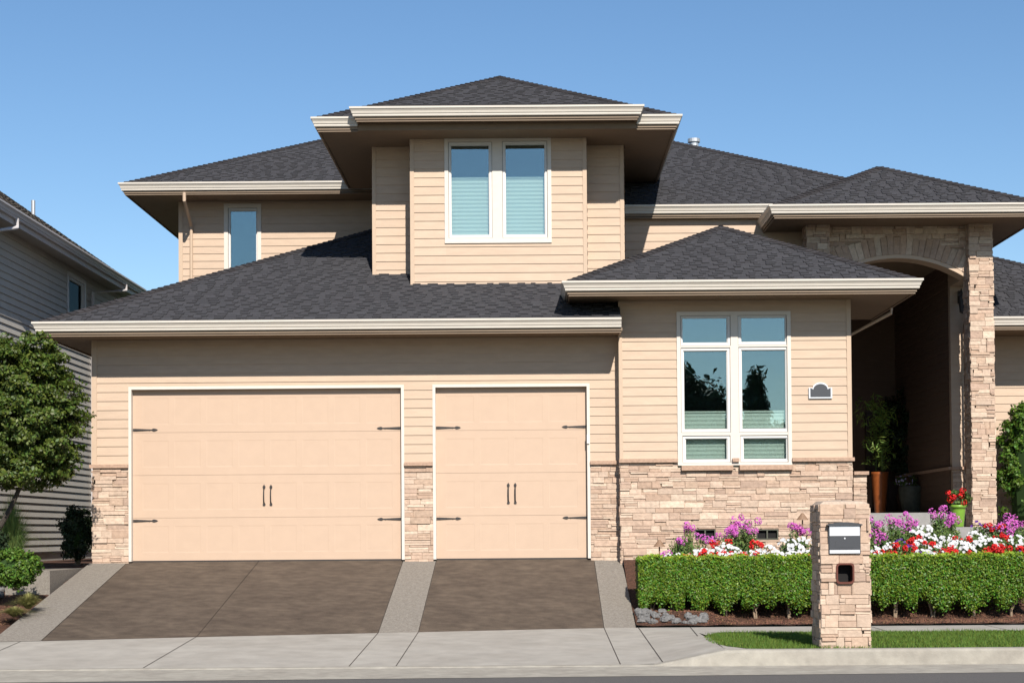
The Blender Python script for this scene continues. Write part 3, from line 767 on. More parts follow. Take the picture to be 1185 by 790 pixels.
# ---- main right block
X1m, Y0m = 8.6, 3.15
Ymw = Y0m + 0.16
zme = (ZZ(740, 239.5, Y0m) + ZZ(890, 236, Y0m)) / 2
T = 5.76
zr = ZZ(785, 165, Y0m + 5.25); pm = (zr - zme) / 5.25
mb = MB()
nf = roof_plane(mb, [(0.2, Y0m, zme), (X1m, Y0m, zme), (X1m - T, Y0m + T, zme + pm * T), (0.2, Y0m + T, zme + pm * T)])
nr = roof_plane(mb, [(X1m, Y0m, zme), (X1m, Y0m + 2 * T, zme), (X1m - T, Y0m + T, zme + pm * T)])
mb.build('shingle_roof', SHM, house)
caps(cp, (X1m, Y0m, zme), (X1m - T, Y0m + T, zme + pm * T), nf, nr)
eaves(house, [(wx1, Y0m), (X1m, Y0m), (X1m, 10)], zme, [[(wx1, Y0m), (X1m, Y0m), (X1m, Ymw + 0.05), (wx1, Ymw + 0.05)]])
SW(FRONT(Ymw), wx1 - 0.1, Xwr, 1.0, zme - 0.2); SW(FRONT(Ymw), Xwr, 8.4, 7.1, zme - 0.2); SW(RIGHT(8.4), Ymw, 12, 7.1, zme - 0.2)
vx, vz = W(803, 168, 8.7)
mb = MB(); mb.lathe(vx, 8.7, [(0.11, vz - 0.8), (0.11, vz + 0.05), (0.145, vz + 0.06), (0.145, vz + 0.14), (0.0, vz + 0.16)], 16); mb.build('roof_vent', M['galv'], house)

# ---- portico
Ye, Yc, Yar = 1.8, 2.60, 2.82
px0, px1 = XX(890, Ye, 240) + 0.1, XX(1214, Ye, 240) - 0.1
zpe = (ZZ(900, 240.5, Ye) + ZZ(1180, 233, Ye)) / 2
T = (px1 - px0) / 2; xm = (px0 + px1) / 2; zap = ZZ(1012, 194, Ye + T); pp = (zap - zpe) / T
mb = MB()
nf = roof_plane(mb, [(px0, Ye, zpe), (px1, Ye, zpe), (xm, Ye + T, zap)])
yrm = Y0m + (zap - zme) / pm + 0.2
nl = roof_plane(mb, [(px0, Y0m + 0.3, zpe), (px0, Ye, zpe), (xm, Ye + T, zap), (xm, yrm, zap)])
nr = roof_plane(mb, [(px1, Ye, zpe), (px1, 9.0, zpe), (xm, 9.0, zap), (xm, Ye + T, zap)])
mb.build('shingle_roof', SHM, house)
caps(cp, (px0, Ye, zpe), (xm, Ye + T, zap), nf, nl); caps(cp, (px1, Ye, zpe), (xm, Ye + T, zap), nf, nr)
eaves(house, [(px0, Ymw), (px0, Ye), (px1, Ye), (px1, 8.8)], zpe, [[(px0, Ye), (px1, Ye), (px1, Ymw), (px0, Ymw)], [(8.4, Ymw), (px1, Ymw), (px1, 8.8), (8.4, 8.8)]])
c0, c1 = XX(1124, Yc, 430), XX(1150, Yc, 430)           # right column
l0, l1 = XX(934, Yc, 275), XX(959, Yc, 275)             # left column
zst = zpe - 0.22
cb = 1.45
def column(a, b, nm):
    mb = MB(); y1 = Yc + 0.44
    stones(mb, FRONT(Yc), a, b, cb, zst, over=(0.025, 0.025), rowh=(0.09, 0.15), segl=(0.16, 0.4))
    stones(mb, LEFT(a), Yc + 0.0, y1, cb, zst, rowh=(0.09, 0.15), segl=(0.16, 0.4)); stones(mb, RIGHT(b), Yc + 0.0, y1, cb, zst, rowh=(0.09, 0.15), segl=(0.16, 0.4))
    mb.box(a + 0.1, b - 0.1, Yc + 0.1, y1, cb, zst, 1)
    return mb.build(nm, STM, house)
column(c0, c1, 'stone_column'); column(l0, l1, 'stone_column')
# arched wall between the columns
asp = ZZ(1121, 317, Yar); aap = ZZ(1036, 294.5, Yar); acx = (l1 + c0) / 2; hw = (c0 - l1) / 2; rise = aap - asp
rad = (hw * hw + rise * rise) / (2 * rise); acz = aap - rad
mb = MB()
Fa = FRONT(Yar)
band = 0.36
def above(u, zz): return (u - acx) ** 2 + (zz - acz) ** 2 > (rad + band) ** 2 + 0.01
def inarch(u, zz): return (u - acx) ** 2 + (zz - acz) ** 2
# solid backing of the arch wall as voussoir-shaped prism strips
n = 26
for i in range(n):
    a, b = l1 + (c0 - l1) * i / n, l1 + (c0 - l1) * (i + 1) / n
    za = acz + math.sqrt(rad ** 2 - (a - acx) ** 2); zb_ = acz + math.sqrt(rad ** 2 - (b - acx) ** 2)
    mb.prism([(a, za + 0.02), (b, zb_ + 0.02), (b, zst), (a, zst)], Yar, Yar + 0.4, 1)
m2 = MB(); stones(m2, Fa, l1, c0, asp + 0.1, zst, rowh=(0.09, 0.15), segl=(0.2, 0.45), clip=above)
# keep only stone faces (drop the rectangular backing, which would fill the arch)
keep = [i for i, mi in enumerate(m2.m) if mi == 0]
for i in keep:
    f = m2.f[i]; mb.add([m2.v[k] for k in f], [tuple(range(len(f)))], 0, m2.c[i])
mb.build('arch_wall', STM, house)
mb = MB(); ang = math.asin(hw / rad); nv = 25
for i in range(nv):
    t0 = -ang + 2 * ang * i / nv + 0.0012; t1 = -ang + 2 * ang * (i + 1) / nv - 0.0012
    r0, r1 = rad, rad + band + random.uniform(-0.05, 0.05)
    e = 0.014 + 0.016 * random.random()
    p = [(acx + math.sin(t) * r, acz + math.cos(t) * r) for t, r in ((t0, r0), (t1, r0), (t1, r1), (t0, r1))]
    p = [(min(max(x, l1), c0), zz) for x, zz in p]
    cs_ = random.uniform(0.85, 1.05) * 0.79; col = tuple(x * cs_ for x in random.choice(PAL))
    mb.add([(x, Yar - e, zz) for x, zz in p] + [(x, Yar + 0.02, zz) for x, zz in p], [(0, 1, 2, 3), (0, 4, 5, 1), (1, 5, 6, 2), (2, 6, 7, 3), (3, 7, 4, 0)], 0, col)
mb.build('arch_stones', STM, house)
mb = MB(); n = 28
for i in range(n):
    t0 = -ang + 2 * ang * i / n; t1 = -ang + 2 * ang * (i + 1) / n
    p = [(acx + math.sin(t) * r, acz + math.cos(t) * r) for t, r in ((t0, rad - 0.075), (t1, rad - 0.075), (t1, rad - 0.003), (t0, rad - 0.003))]
    mb.prism(p, Yar - 0.01, Yar + 0.40)
mb.build('arch_trim', M['trim_tan'], house)
# portico side beam and ceiling, entry recess
Xe = 8.64
mb = MB(); mb.box(c0 + 0.02, c1 - 0.02, Yc + 0.442, 4.198, zst - 1.0, zst); mb.build('side_beam', M['siding'], house); mb = MB(); mb.box(l0 + 0.02, l1 - 0.02, Yc + 0.442, 4.2, zst - 1.0, zst); mb.build('side_beam', M['siding'], house)
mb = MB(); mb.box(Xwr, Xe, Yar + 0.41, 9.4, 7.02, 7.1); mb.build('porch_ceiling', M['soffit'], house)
M['entry'] = mat('entry_shade_tone', (0.15, 0.095, 0.065), 0.8, var=0.04, scale=2)  # darker siding colour; shade of the recess is put into it
YB = 9.2
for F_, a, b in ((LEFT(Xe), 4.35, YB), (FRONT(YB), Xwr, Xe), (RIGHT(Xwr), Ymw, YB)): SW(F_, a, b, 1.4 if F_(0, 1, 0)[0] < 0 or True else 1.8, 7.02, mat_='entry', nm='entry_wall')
Yr = 4.2
zrc = ZZ(1165, 541, Yr)
SW(FRONT(Yr), Xe, 14.2, zrc, 5.75); SW(FRONT(Yr), Xe, 9.25, 5.75, 7.25)
ST(FRONT(Yr), Xe, 14.2, 0.9, zrc)
TB('stone_ledge', 'cap', FRONT(Yr), Xe - 0.02, 14.2, 0.0, 0.07, zrc - 0.03, zrc + 0.03); TB('stone_ledge', 'cap', LEFT(Xe), Yr, YB, 0.02, 0.07, zrc - 0.03, zrc + 0.03)
mb = MB(); ddx = XX(1117.5, Yr - 0.12, 480); mb.tube([(ddx, Yr - 0.12, 5.7), (ddx, Yr - 0.12, 1.5)], 0.026, 8); mb.build('downspout', M['wood'], house)
fd = MB(); fx = XX(1033, YB, 540); FY = YB
fd.box(fx - 0.55, fx + 0.55, FY - 0.12, FY - 0.05, 1.87, 4.15)
door = fd.build('front_door', M['wood'], house)
k = MB()
for a, b, p, q in cells(fx - 0.66, fx + 0.66, 1.87, 4.27, [(fx - 0.55, fx + 0.55, 1.8, 4.15)]): k.box(a, b, FY - 0.15, FY - 0.03, p, q)
k.build('door_frame', M['wood'], door)
k = MB(); k.tube([(fx + 0.45, FY - 0.19, 2.9), (fx + 0.45, FY - 0.19, 3.2)], 0.015); k.tube([(fx + 0.45, FY - 0.12, 2.92), (fx + 0.45, FY - 0.19, 2.92)], 0.012); k.tube([(fx + 0.45, FY - 0.12, 3.18), (fx + 0.45, FY - 0.19, 3.18)], 0.012); k.build('handle', M['iron'], door)
# wall lantern
lx, lz_ = W(1109, 350, 4.05); 
lan = MB(); lan.box(lx + 0.02, lx + 0.10, 4.10, 4.185, lz_ + 0.0, lz_ + 0.25); lan.tube([(lx + 0.05, 4.1, lz_ + 0.2), (lx + 0.05, 4.0, lz_ + 0.27), (lx + 0.05, 3.93, lz_ + 0.18)], 0.012)
lt = lan.build('wall_lantern', M['iron'], house)
k = MB(); k.lathe(lx + 0.05, 3.93, [(0.0, lz_ + 0.18), (0.10, lz_ + 0.10), (0.10, lz_ + 0.085), (0.085, lz_ + 0.08), (0.06, lz_ - 0.2), (0.065, lz_ - 0.215), (0.0, lz_ - 0.25)], 8); k.build('lantern_shade', M['iron'], lt)
# low right roof
Yl = 2.95
zl = ZZ(1165, 367, Yl); X0, X1 = 9.1, 14.0; T = 3.84
zt = ZZ(1150, 299, Yl + 3.7); pl = (zt - zl) / 3.7
mb = MB()
nf = roof_plane(mb, [(X0, Yl, zl), (X1, Yl, zl), (X1 - T, Yl + T, zl + pl * T), (X0, Yl + T, zl + pl * T)])
nr = roof_plane(mb, [(X1, Yl, zl), (X1, Yl + 2 * T, zl), (X1 - T, Yl + T, zl + pl * T)])
mb.build('shingle_roof', SHM, house); caps(cp, (X1, Yl, zl), (X1 - T, Yl + T, zl + pl * T), nf, nr)
eaves(house, [(X0, Yl), (X1, Yl), (X1, 9)], zl, [[(X0, Yl), (X1, Yl), (X1, 4.25), (X0, 4.25)]])


# porch slabs
zp1 = ZZ(1040, 593, 1.55); sx = XX(1079, 1.55, 595)
mb = MB(); mb.box(Xwr + 0.02, sx, 1.55, 9.1, 0.8, zp1); mb.box(sx, Xe, 3.6, 9.1, 0.8, zp1); mb.build('porch_slab', M['slab'], house)
zp2 = ZZ(1105, 609.5, 0.95)
mb = MB(); mb.box(sx + 0.002, 9.9, 0.95, 3.598, 0.6, zp2); mb.build('porch_step', M['slab'], house)

# unseen back walls close the volumes so daylight cannot leak in
mb = MB(); mb.box(Xgl, Xwl, 6.4, 6.5, 0.9, 6.3); mb.box(ax0, wx0, 12, 12.1, 4.8, zae - 0.2); mb.box(-8, 8.4, 12.3, 12.4, 0.9, zme); mb.box(Xe + 0.2, 14.2, 9, 9.1, 0.9, 5.7); mb.build('rear_wall', M['siding'], house)

# ================================================================== plaque
plq = thing('house_number_plaque', 'small dark arched plaque in a silver frame on the siding beside the tall window', 'plaque', (XX(948.5, Yw), Yw, ZZ(948, 452, Yw)))
a, b, p, q = rect(Yw, 935.5, 442.5, 962.5, 461)
def arch_pts(a, b, p, q, ins):
    pts = [(a + ins, p + ins), (b - ins, p + ins), (b - ins, p + (q - p) * 0.68 - ins * 0.3)]
    xm_, hw_ = (a + b) / 2, (b - a) * 0.33 - ins * 0.4
    for i in range(13):
        t = math.pi * i / 12
        pts.append((xm_ + math.cos(t) * hw_ * 1.0, p + (q - p) * 0.66 + math.sin(t) * (q - p) * 0.34 - ins))
    pts.append((a + ins, p + (q - p) * 0.68 - ins * 0.3))
    return pts
mb = MB(); mb.prism(arch_pts(a, b, p, q, 0.0), Yw - 0.045, Yw - 0.018); mb.build('plaque_frame', M['silver'], plq)
mb = MB(); mb.prism(arch_pts(a, b, p, q, 0.028), Yw - 0.052, Yw - 0.04); mb.build('plaque_face', M['charcoal'], plq)

# ================================================================== NEIGHBOUR HOUSE
nb = thing('neighbour_house', 'grey clapboard house with a steep brown gabled roof beside the beige house', 'house', (-12, 4, 0.8))
Xn, Xne = -10.35, -9.93
ye, yf = 40.6 - 28.7, -1.2
zn = ZZ(80, 281, -9.93 * 1850 / (80 - 617) - 28.7) - 0.04
F = RIGHT(Xn)
def side_pt(px, py, X):
    v = ROT @ Vector(((px - IW / 2 - OX) / FP, -(py - IH / 2 - OY) / FP, -1.0)); t = X / v.x
    return CAM.y + v.y * t, CAM.z + v.z * t
y0_, z0_ = side_pt(77, 312, Xn); y1_, z1_ = side_pt(97.5, 356, Xn)
nw = (y0_, y1_ + 0.05, 6.1, min(z0_, zn - 0.35))
mb = MB(); siding(mb, F, yf, ye - 0.4, 1.12, zn - 0.1, [(nw[0] + 0.02, nw[1] - 0.02, nw[2] + 0.02, nw[3] - 0.02)], expo=0.145, lip=0.022); mb.build('clapboard_wall', M['grey_siding'], nb)
mb = MB(); mb.box(Xn - 0.15, Xn - 0.02, yf, ye - 0.4, 0.3, 1.12); mb.box(-21, -20.8, yf, ye - 0.4, 0.3, zn); mb.box(-21, Xn, ye - 0.6, ye - 0.4, 0.3, zn); mb.box(-21, Xn, yf, yf + 0.15, 0.3, zn); mb.build('foundation_wall', M['grey_siding'], nb)
make_window(nb, F, *nw, [(nw[0] + 0.14, nw[1] - 0.14, nw[2] + 0.14, nw[3] - 0.14)], glassm=M['glass_dark'], casing=0.1, cas_mat=M['grey_trim'])
pn = 0.70; wn = 5.3
mb = MB()
n1 = roof_plane(mb, [(Xne, yf - 0.6, zn), (Xne, ye, zn), (Xne - wn, ye, zn + pn * wn), (Xne - wn, yf - 0.6, zn + pn * wn)])
n2 = roof_plane(mb, [(Xne - 2 * wn, ye, zn), (Xne - 2 * wn, yf - 0.6, zn), (Xne - wn, yf - 0.6, zn + pn * wn), (Xne - wn, ye, zn + pn * wn)])
mb.build('shingle_roof', [M['brown_shingle'], M['deck']], nb)
mb = MB()
for yy in (yf + 0.01, ye - 0.6): mb.prism([(Xn - 0.1, zn - 0.12), (Xne - wn, zn + pn * wn - 0.2), (-20.9, zn - 0.12)], yy, yy + 0.14)
mb.build('gable_wall', M['grey_siding'], nb)
mb = MB(); sweep(mb, [(Xne, yf - 0.6), (Xne, ye)], zn, [(a, b * -1 if False else b) for a, b in GUT]); sweep(mb, [(Xne - 0.001, yf - 0.6), (Xne - 0.001, ye)], zn, [(-0.03, -0.27), (0, -0.27), (0, -0.0), (-0.03, -0.0)]); mb.build('gutter', M['grey_trim'], nb)
# outward side must face +x for this path
mb = MB(); mb.box(Xn - 0.1, Xne - 0.031, yf - 0.5, ye - 0.1, zn - 0.22, zn - 0.19); mb.build('soffit', M['grey_siding'], nb)
def side_tube(pts, nm, m, r):
    mb = MB(); mb.tube(pts, r, 8); mb.build(nm, m, nb)
yy, zz = side_pt(19, 256, Xne + 0.05)
side_tube([(Xne + 0.06, yy, zn - 0.15), (Xne + 0.06, yy, zn - 0.33), (Xn + 0.06, yy - 1.0, zn - 0.62), (Xn + 0.06, yy - 1.0, 1.2)], 'downspout', M['grey_trim'], 0.04)
yy, zz = side_pt(145, 330, Xne + 0.05)
side_tube([(Xne + 0.06, yy, zn - 0.15), (Xne + 0.06, yy, zn - 0.3), (Xn + 0.06, yy - 1.4, zn - 0.55), (Xn + 0.06, yy - 1.4, 1.2)], 'downspout', M['grey_trim'], 0.04)
pvx, pvz = W(38.5, 232, ye - 1.0)
mb = MB(); mb.lathe(pvx, ye - 1.0, [(0.05, pvz - 1.0), (0.05, pvz), (0.0, pvz)], 12); mb.build('vent_pipe', M['galv'], nb)

# ================================================================== GROUND
mb = MB(); mb.add([(-1500, -1500, -0.30), (1500, -1500, -0.30), (1500, 1500, -0.30), (-1500, 1500, -0.30)], [(0, 1, 2, 3)]); struct(mb.build('ground', M['lawn_soil']))
YC = 20.08 - 28.7                      # curb face line
YGUT = YC - 0.95
CZ = -0.205
mb = MB(); mb.box(-60, 60, -40, YGUT - 1.4, -0.5, CZ - 0.03); mb.add([(-60, -40, CZ - 0.004), (60, -40, CZ - 0.004), (60, YGUT + 0.0, CZ - 0.004), (9, YGUT, CZ - 0.004), (-9, YGUT - 0.55, CZ - 0.004), (-60, YGUT - 1.2, CZ - 0.004)], [(0, 1, 2, 3, 4, 5)]); struct(mb.build('road', M['asphalt']))
mb = MB(); mb.add([(-60, YGUT - 1.22, CZ), (-9, YGUT - 0.57, CZ), (9, YGUT - 0.02, CZ), (-9, YC + 0.02, CZ + 0.012), (-60, YC + 0.02, CZ + 0.012)], [(0, 1, 2, 3, 4)]); mb.add([(9, YGUT - 0.02, CZ), (60, YGUT - 0.02, CZ), (60, YC + 0.02, CZ + 0.012), (-9, YC + 0.02, CZ + 0.012)], [(0, 1, 2, 3)]); struct(mb.build('gutter_pan', M['curb']))
# full-height kerb right of the drive apron, dropping to a low lip on the left
XK = G(866, 751, 0)[0]
def kerb_h(x):                                        # height of the kerb top
    return 0.0 if x > 2.40 else -0.182 * min(1, (2.40 - x) / 0.9)
mb = MB(); xs = [-60, -30, -12, -8, -4, -1, 0.5, 1.4] + [1.5 + 0.09 * i for i in range(11)] + [XK + 0.01, 4, 6, 9, 14, 60]
xs = sorted(set(x for x in xs))
prev = None
rows = []
for x in xs:
    h = kerb_h(x)
    rows.append([(x, YC - 0.035, CZ - 0.1), (x, YC - 0.035, CZ + 0.012), (x, YC - 0.004, h - 0.03), (x, YC + 0.002 + 0.02, h - 0.004), (x, YC + 0.05, h + 0.002), (x, YC + 0.165, h + 0.002), (x, YC + 0.165, CZ - 0.1)])
vs = [p for r in rows for p in r]; k = 7
fs = [(i * k + j, (i + 1) * k + j, (i + 1) * k + j + 1, i * k + j + 1) for i in range(len(rows) - 1) for j in range(k - 1)]
mb.add(vs, fs); struct(mb.build('kerb', M['curb']))

# sidewalk + apron surface (concrete): height field, sloping to the lip on the left
YS0, YS1 = 23.5 - 28.7, 24.9 - 28.7
def apron_z(x, y):
    """z of concrete between kerb and drive"""
    h = kerb_h(x)
    t = min(1, max(0, (y - (YC + 0.16)) / (edge_l(x) - YC - 0.16)))
    return h * (1 - t)
edge = lambda x: (22.9 + (24.9 - 22.9) * (x + 7.05) / 8.2 - 28.7) if x < 1.15 else 24.9 - 28.7   # back edge toward the house
edge_l = lambda x: max(-6.9, edge(max(x, -9.0)))
# left concrete apron: from kerb to edge, x from -14 to grass end
gx = 2.42
nxs = [-40, -14, -10] + list(np.linspace(-9, gx, 40))
mb = MB(); rows = []
tt = [0, 0.15, 0.3, 0.45, 0.6, 0.75, 0.9, 1.0]
for x in nxs:
    y0, y1 = YC + 0.163, edge_l(x)
    if x > 1.15: y1 = YS1
    rows.append([(x, y0 + (y1 - y0) * t, apron_z(x, y0 + (y1 - y0) * t)) for t in tt])
k = len(tt); vs = [p for r in rows for p in r]
mb.add(vs, [(i * k + j, (i + 1) * k + j, (i + 1) * k + j + 1, i * k + j + 1) for i in range(len(rows) - 1) for j in range(k - 1)])
# rounded concrete between apron and lawn, and the walk running right
mb.add([(gx, YS0, 0), (60, YS0, 0), (60, YS1, 0), (gx, YS1, 0)], [(0, 1, 2, 3)])
curve = [G(818, 734.5), G(815, 737), G(818, 740), G(826, 744), G(842, 747.5), G(866, 750), (G(900, 751)[0], YC + 0.163)]
back = [G(818, 734.5), G(828, 732.2), G(845, 730.8), (gx + 1.6, YS0)]
# fill: front corner
pf = [(gx, YC + 0.163)] + [(x, y) for x, y in reversed(curve)] + [(gx, curve[0][1])]
cc = curve
for i in range(len(cc) - 1):
    (xa, ya), (xb, yb_) = cc[i], cc[i + 1]
    xa = max(xa, gx); xb = max(xb, gx)
    mb.add([(gx, YC + 0.163 if i else YC + 0.163, 0.0), (xb, max(yb_, YC + 0.163), 0.0), (xa, max(ya, YC + 0.163), 0.0)], [(0, 1, 2)])
for i in range(len(back) - 1):
    (xa, ya), (xb, yb_) = back[i], back[i + 1]
    mb.add([(gx, YS0, 0.0), (max(xa, gx), ya, 0.0), (xb, yb_, 0.0)], [(0, 1, 2)])
struct(mb.build('sidewalk', M['concrete']))

# lawn strip
mb = MB()
poly = [(x, y) for x, y in curve] + [(60, YC + 0.163), (60, YS0)] + [(x, y) for x, y in reversed(back)]
mb.add([(x, y, -0.012) for x, y in poly[:-1]], [tuple(range(len(poly) - 1))]); struct(mb.build('lawn_soil', M['lawn_soil']))
def inpoly(x, y, poly):
    c = False; n = len(poly); j = n - 1
    for i in range(n):
        if (poly[i][1] > y) != (poly[j][1] > y) and x < (poly[j][0] - poly[i][0]) * (y - poly[i][1]) / (poly[j][1] - poly[i][1]) + poly[i][0]: c = not c
        j = i
    return c
pts = []
pc0, pc1 = XX(950.5, 20.42 - 28.7, 700), XX(1006, 20.42 - 28.7, 700)
while len(pts) < 52000:
    x = random.uniform(2.3, 10.5); y = random.uniform(YC + 0.17, YS0 + 0.02)
    if inpoly(x, y, poly[:-1]) and not (pc0 - 0.02 < x < pc1 + 0.02 and 20.42 - 28.7 < y < 21.05 - 28.7): pts.append((x, y, -0.01))
Pn = np.array(pts); n = len(Pn)
h = rng.uniform(0.025, 0.06, n) * (0.8 + 0.4 * np.sin(Pn[:, 0] * 2.1 + Pn[:, 1] * 3.3) ** 2)
ang_ = rng.uniform(0, 2 * np.pi, n); lean = rng.normal(0, 0.35, (n, 2)) * h[:, None]
side = np.stack([np.cos(ang_), np.sin(ang_), np.zeros(n)], 1) * 0.0045
tip = Pn + np.stack([lean[:, 0], lean[:, 1], h], 1)
V = np.empty((n, 3, 3)); V[:, 0] = Pn - side; V[:, 1] = Pn + side; V[:, 2] = tip
mb = MB(); b0 = np.arange(n * 3).reshape(n, 3); add_np(mb, V.reshape(-1, 3), b0)
g = mb.build('grass', M['grass']); g['kind'] = 'stuff'

# driveway: stained panels and aggregate strips on the slope
def dzz(x, y):
    e = edge(x); t = (y - e) / (0.0 + 0.12 - e); return (FLOOR - 0.025) * min(1, max(0, t))
def shx(x, y):
    t = (y - edge(x)) / (0.12 - edge(x)); return x + 0.27 * (1 - t) * min(1, max(0, (-4.9 - x) / 2.4))
def drive(name, xa, xb, m, off=0.0, y_end=0.12, parts=10, bot=None):
    mb = MB(); rows = []
    nx = max(2, int((xb - xa) / 0.5) + 1)
    for i in range(nx):
        x = xa + (xb - xa) * i / (nx - 1)
        xbk = x
        rows.append([(shx(x, edge(x) + (y_end - edge(x)) * j / parts), edge(x) + (y_end - edge(x)) * j / parts, dzz(x, edge(x) + (y_end - edge(x)) * j / parts) + off) for j in range(parts + 1)])
    k = parts + 1; vs = [p for r in rows for p in r]
    mb.add(vs, [(i * k + j, (i + 1) * k + j, (i + 1) * k + j + 1, i * k + j + 1) for i in range(nx - 1) for j in range(k - 1)])
    return struct(mb.build(name, m))
xa0, xa1, xa2, xa3, xa4, xa5 = -7.97, -7.30, -2.34, -1.745, 1.09, 1.585
xmid = -4.94
drive('driveway', xa1 + 0.006, xmid - 0.006, M['stained']); drive('driveway', xmid + 0.006, xa2 - 0.006, M['stained']); drive('driveway', xa3 + 0.006, xa4 - 0.006, M['stained'])
drive('driveway_border', xa0, xa1 - 0.006, M['aggregate'], y_end=0.0); drive('driveway_border', xa2 + 0.006, xa3 - 0.006, M['aggregate']); drive('driveway_border', xa4 + 0.006, xa5, M['aggregate'], y_end=-0.0)
drive('driveway_joint', xa0 + 0.1, xa5 - 0.1, M['joint'], off=-0.012)
mb = MB(); mb.add([(xa5, edge(2) , 0.0), (xa5, -0.02, dzz(xa5, 0)), (xa5, -0.02, -0.2), (xa5, edge(2), -0.2)], [(0, 1, 2, 3)]); struct(mb.build('driveway_edge', M['aggregate']))
# tooled joints in the sidewalk
mb = MB()
def joint(x0, y0, x1, y1, wd=0.012, n=10):
    d = Vector((x1 - x0, y1 - y0)).normalized(); s = Vector((d.y, -d.x)) * wd / 2
    for i in range(n):
        a = (x0 + (x1 - x0) * i / n, y0 + (y1 - y0) * i / n); b = (x0 + (x1 - x0) * (i + 1) / n, y0 + (y1 - y0) * (i + 1) / n)
        za, zb_ = apron_z(*a) + 0.004, apron_z(*b) + 0.004
        mb.add([(a[0] - s.x, a[1] - s.y, za), (a[0] + s.x, a[1] + s.y, za), (b[0] + s.x, b[1] + s.y, zb_), (b[0] - s.x, b[1] - s.y, zb_)], [(0, 1, 2, 3)])
for x in (xmid, xa2, xa3, xa4, xa5 + 0.04): joint(x, YC + 0.17, x, edge(x) - 0.01)
for x in (5.2, 7.0, 8.8): joint(x, YS0 + 0.01, x, YS1 - 0.01)
joint(2.43, YS1, 2.34, YS0 - 0.6); joint(-7.3, YC + 0.17, -7.3, edge(-7.3) - 0.01)
joint(XK, YC + 0.17, 2.45, YC + 1.0, n=4)
struct(mb.build('sidewalk_joint', M['joint']))

# garden beds
def bed_z(x, y):
    D = y + 28.7
    base = 0.03 + max(0, min(1, (D - 25.9) / 2.4)) * (0.95 if x < 6 else 1.0)
    if D > 28.3: base += (D - 28.3) * 0.06
    if x < 3.3 and D < 26.6: base += 0.17 * min(1, max(0, D - 24.93) / 0.55) * min(1, (3.3 - x) / 0.6)
    return base
mb = MB(); xs = np.linspace(xa5 + 0.01, 20, 70); ys = np.linspace(YS1, 5.5, 60)
vs = [(x, y, bed_z(x, y) + 0.012 * math.sin(x * 9) * math.sin(y * 11)) for x in xs for y in ys]; k = len(ys)
mb.add(vs, [(i * k + j, (i + 1) * k + j, (i + 1) * k + j + 1, i * k + j + 1) for i in range(len(xs) - 1) for j in range(k - 1)])
struct(mb.build('garden_bed', M['mulch']))
mb = MB(); mb.box(14.0, 60, YS1, 30, -0.2, 0.0); struct(mb.build('side_ground', M['mulch']))
def lbed_z(x, y):
    e = edge(-7.97); t = min(1, max(0, (y - e) / (0 - e))); z_ = (FLOOR - 0.03) * t
    if y < -2.3: z_ = min(z_, z_)
    return z_ - 0.10 + (0.05 if y > -1.5 else 0)
mb = MB(); xs = np.linspace(-16, xa0 + 0.32, 24); ys = np.linspace(-6.6, 12, 70)
vs = [(x, y, lbed_z(x, y) - (0.12 if x > xa0 else 0)) for x in xs for y in ys]; k = len(ys)
mb.add(vs, [(i * k + j, (i + 1) * k + j, (i + 1) * k + j + 1, i * k + j + 1) for i in range(len(xs) - 1) for j in range(k - 1)])
struct(mb.build('garden_bed', M['mulch']))
# mulch chips
def chips(n, fx_, nm):
    P = np.array([fx_() for _ in range(n)]); mb = MB()
    leaves(mb, P, np.tile([0, -0.5, 1.0], (n, 1)), 0.022, aspect=0.35, jitter=0.6)
    o = mb.build(nm, M['mulchchip']); o['kind'] = 'stuff'
def fr():
    x = random.uniform(1.7, 9.6); y = random.uniform(YS1 + 0.03, YS1 + 1.6); return (x, y, bed_z(x, y) + 0.012)
def fl():
    x = random.uniform(-11, xa0 - 0.02); y = random.uniform(-5.6, -1.5); return (x, y, lbed_z(x, y) + 0.012)
chips(9000, fr, 'bark_mulch'); chips(5000, fl, 'bark_mulch')

# concrete step by the garage corner, left
stp = MB()
p0 = (XX(48, -2.3, 665), -2.3); p1x = XX(73, -2.3, 665)
ztop = ZZ(60, 660, -2.3)
stp.box(p0[0] - 0.6, xa0 - 0.01, -2.3, 1.4, 0.2, ztop)
tag(stp.build('concrete_step', M['aggregate'], base=Vector((p0[0], -2.3, 0.5))), 'low concrete step between the left bed and the garage corner', 'step')

# ================================================================== mailbox pillar
Ym = 20.42 - 28.7
mbp = thing('mailbox_pillar', 'square ledge stone mailbox pillar standing in the lawn at the kerb', 'mailbox pillar', ((pc0 + pc1) / 2, Ym + 0.3, 0))
zt = ZZ(978, 583, Ym)
c0m, c1m = pc0, pc1
dpt = c1m - c0m
bx_ = rect(Ym, 958, 604.5, 995, 640.5); sl = rect(Ym, 967, 651, 988, 675)
Fm = FRONT(Ym)
rr = random.Random(5)
mb = MB()
stones(mb, Fm, c0m, c1m, -0.02, zt, [(bx_[0] + 0.01, bx_[1] - 0.01, bx_[2] + 0.01, bx_[3] - 0.01), (sl[0] + 0.02, sl[1] - 0.02, sl[2] + 0.02, sl[3] - 0.02)], rowh=(0.11, 0.17), segl=(0.13, 0.34), over=(0.02, 0.02), prot=0.03, rnd=rr)
stones(mb, LEFT(c0m), Ym, Ym + dpt, -0.02, zt, rowh=(0.09, 0.15), segl=(0.18, 0.36), prot=0.03, rnd=rr)
stones(mb, RIGHT(c1m), Ym, Ym + dpt, -0.02, zt, rowh=(0.09, 0.15), segl=(0.18, 0.36), prot=0.03, rnd=rr)
stones(mb, frame((0, Ym + dpt, 0), (1, 0, 0), (0, 1, 0)), c0m, c1m, -0.02, zt, rowh=(0.09, 0.15), segl=(0.18, 0.36), prot=0.03, rnd=rr)
mb.build('stone_shaft', STM, mbp)
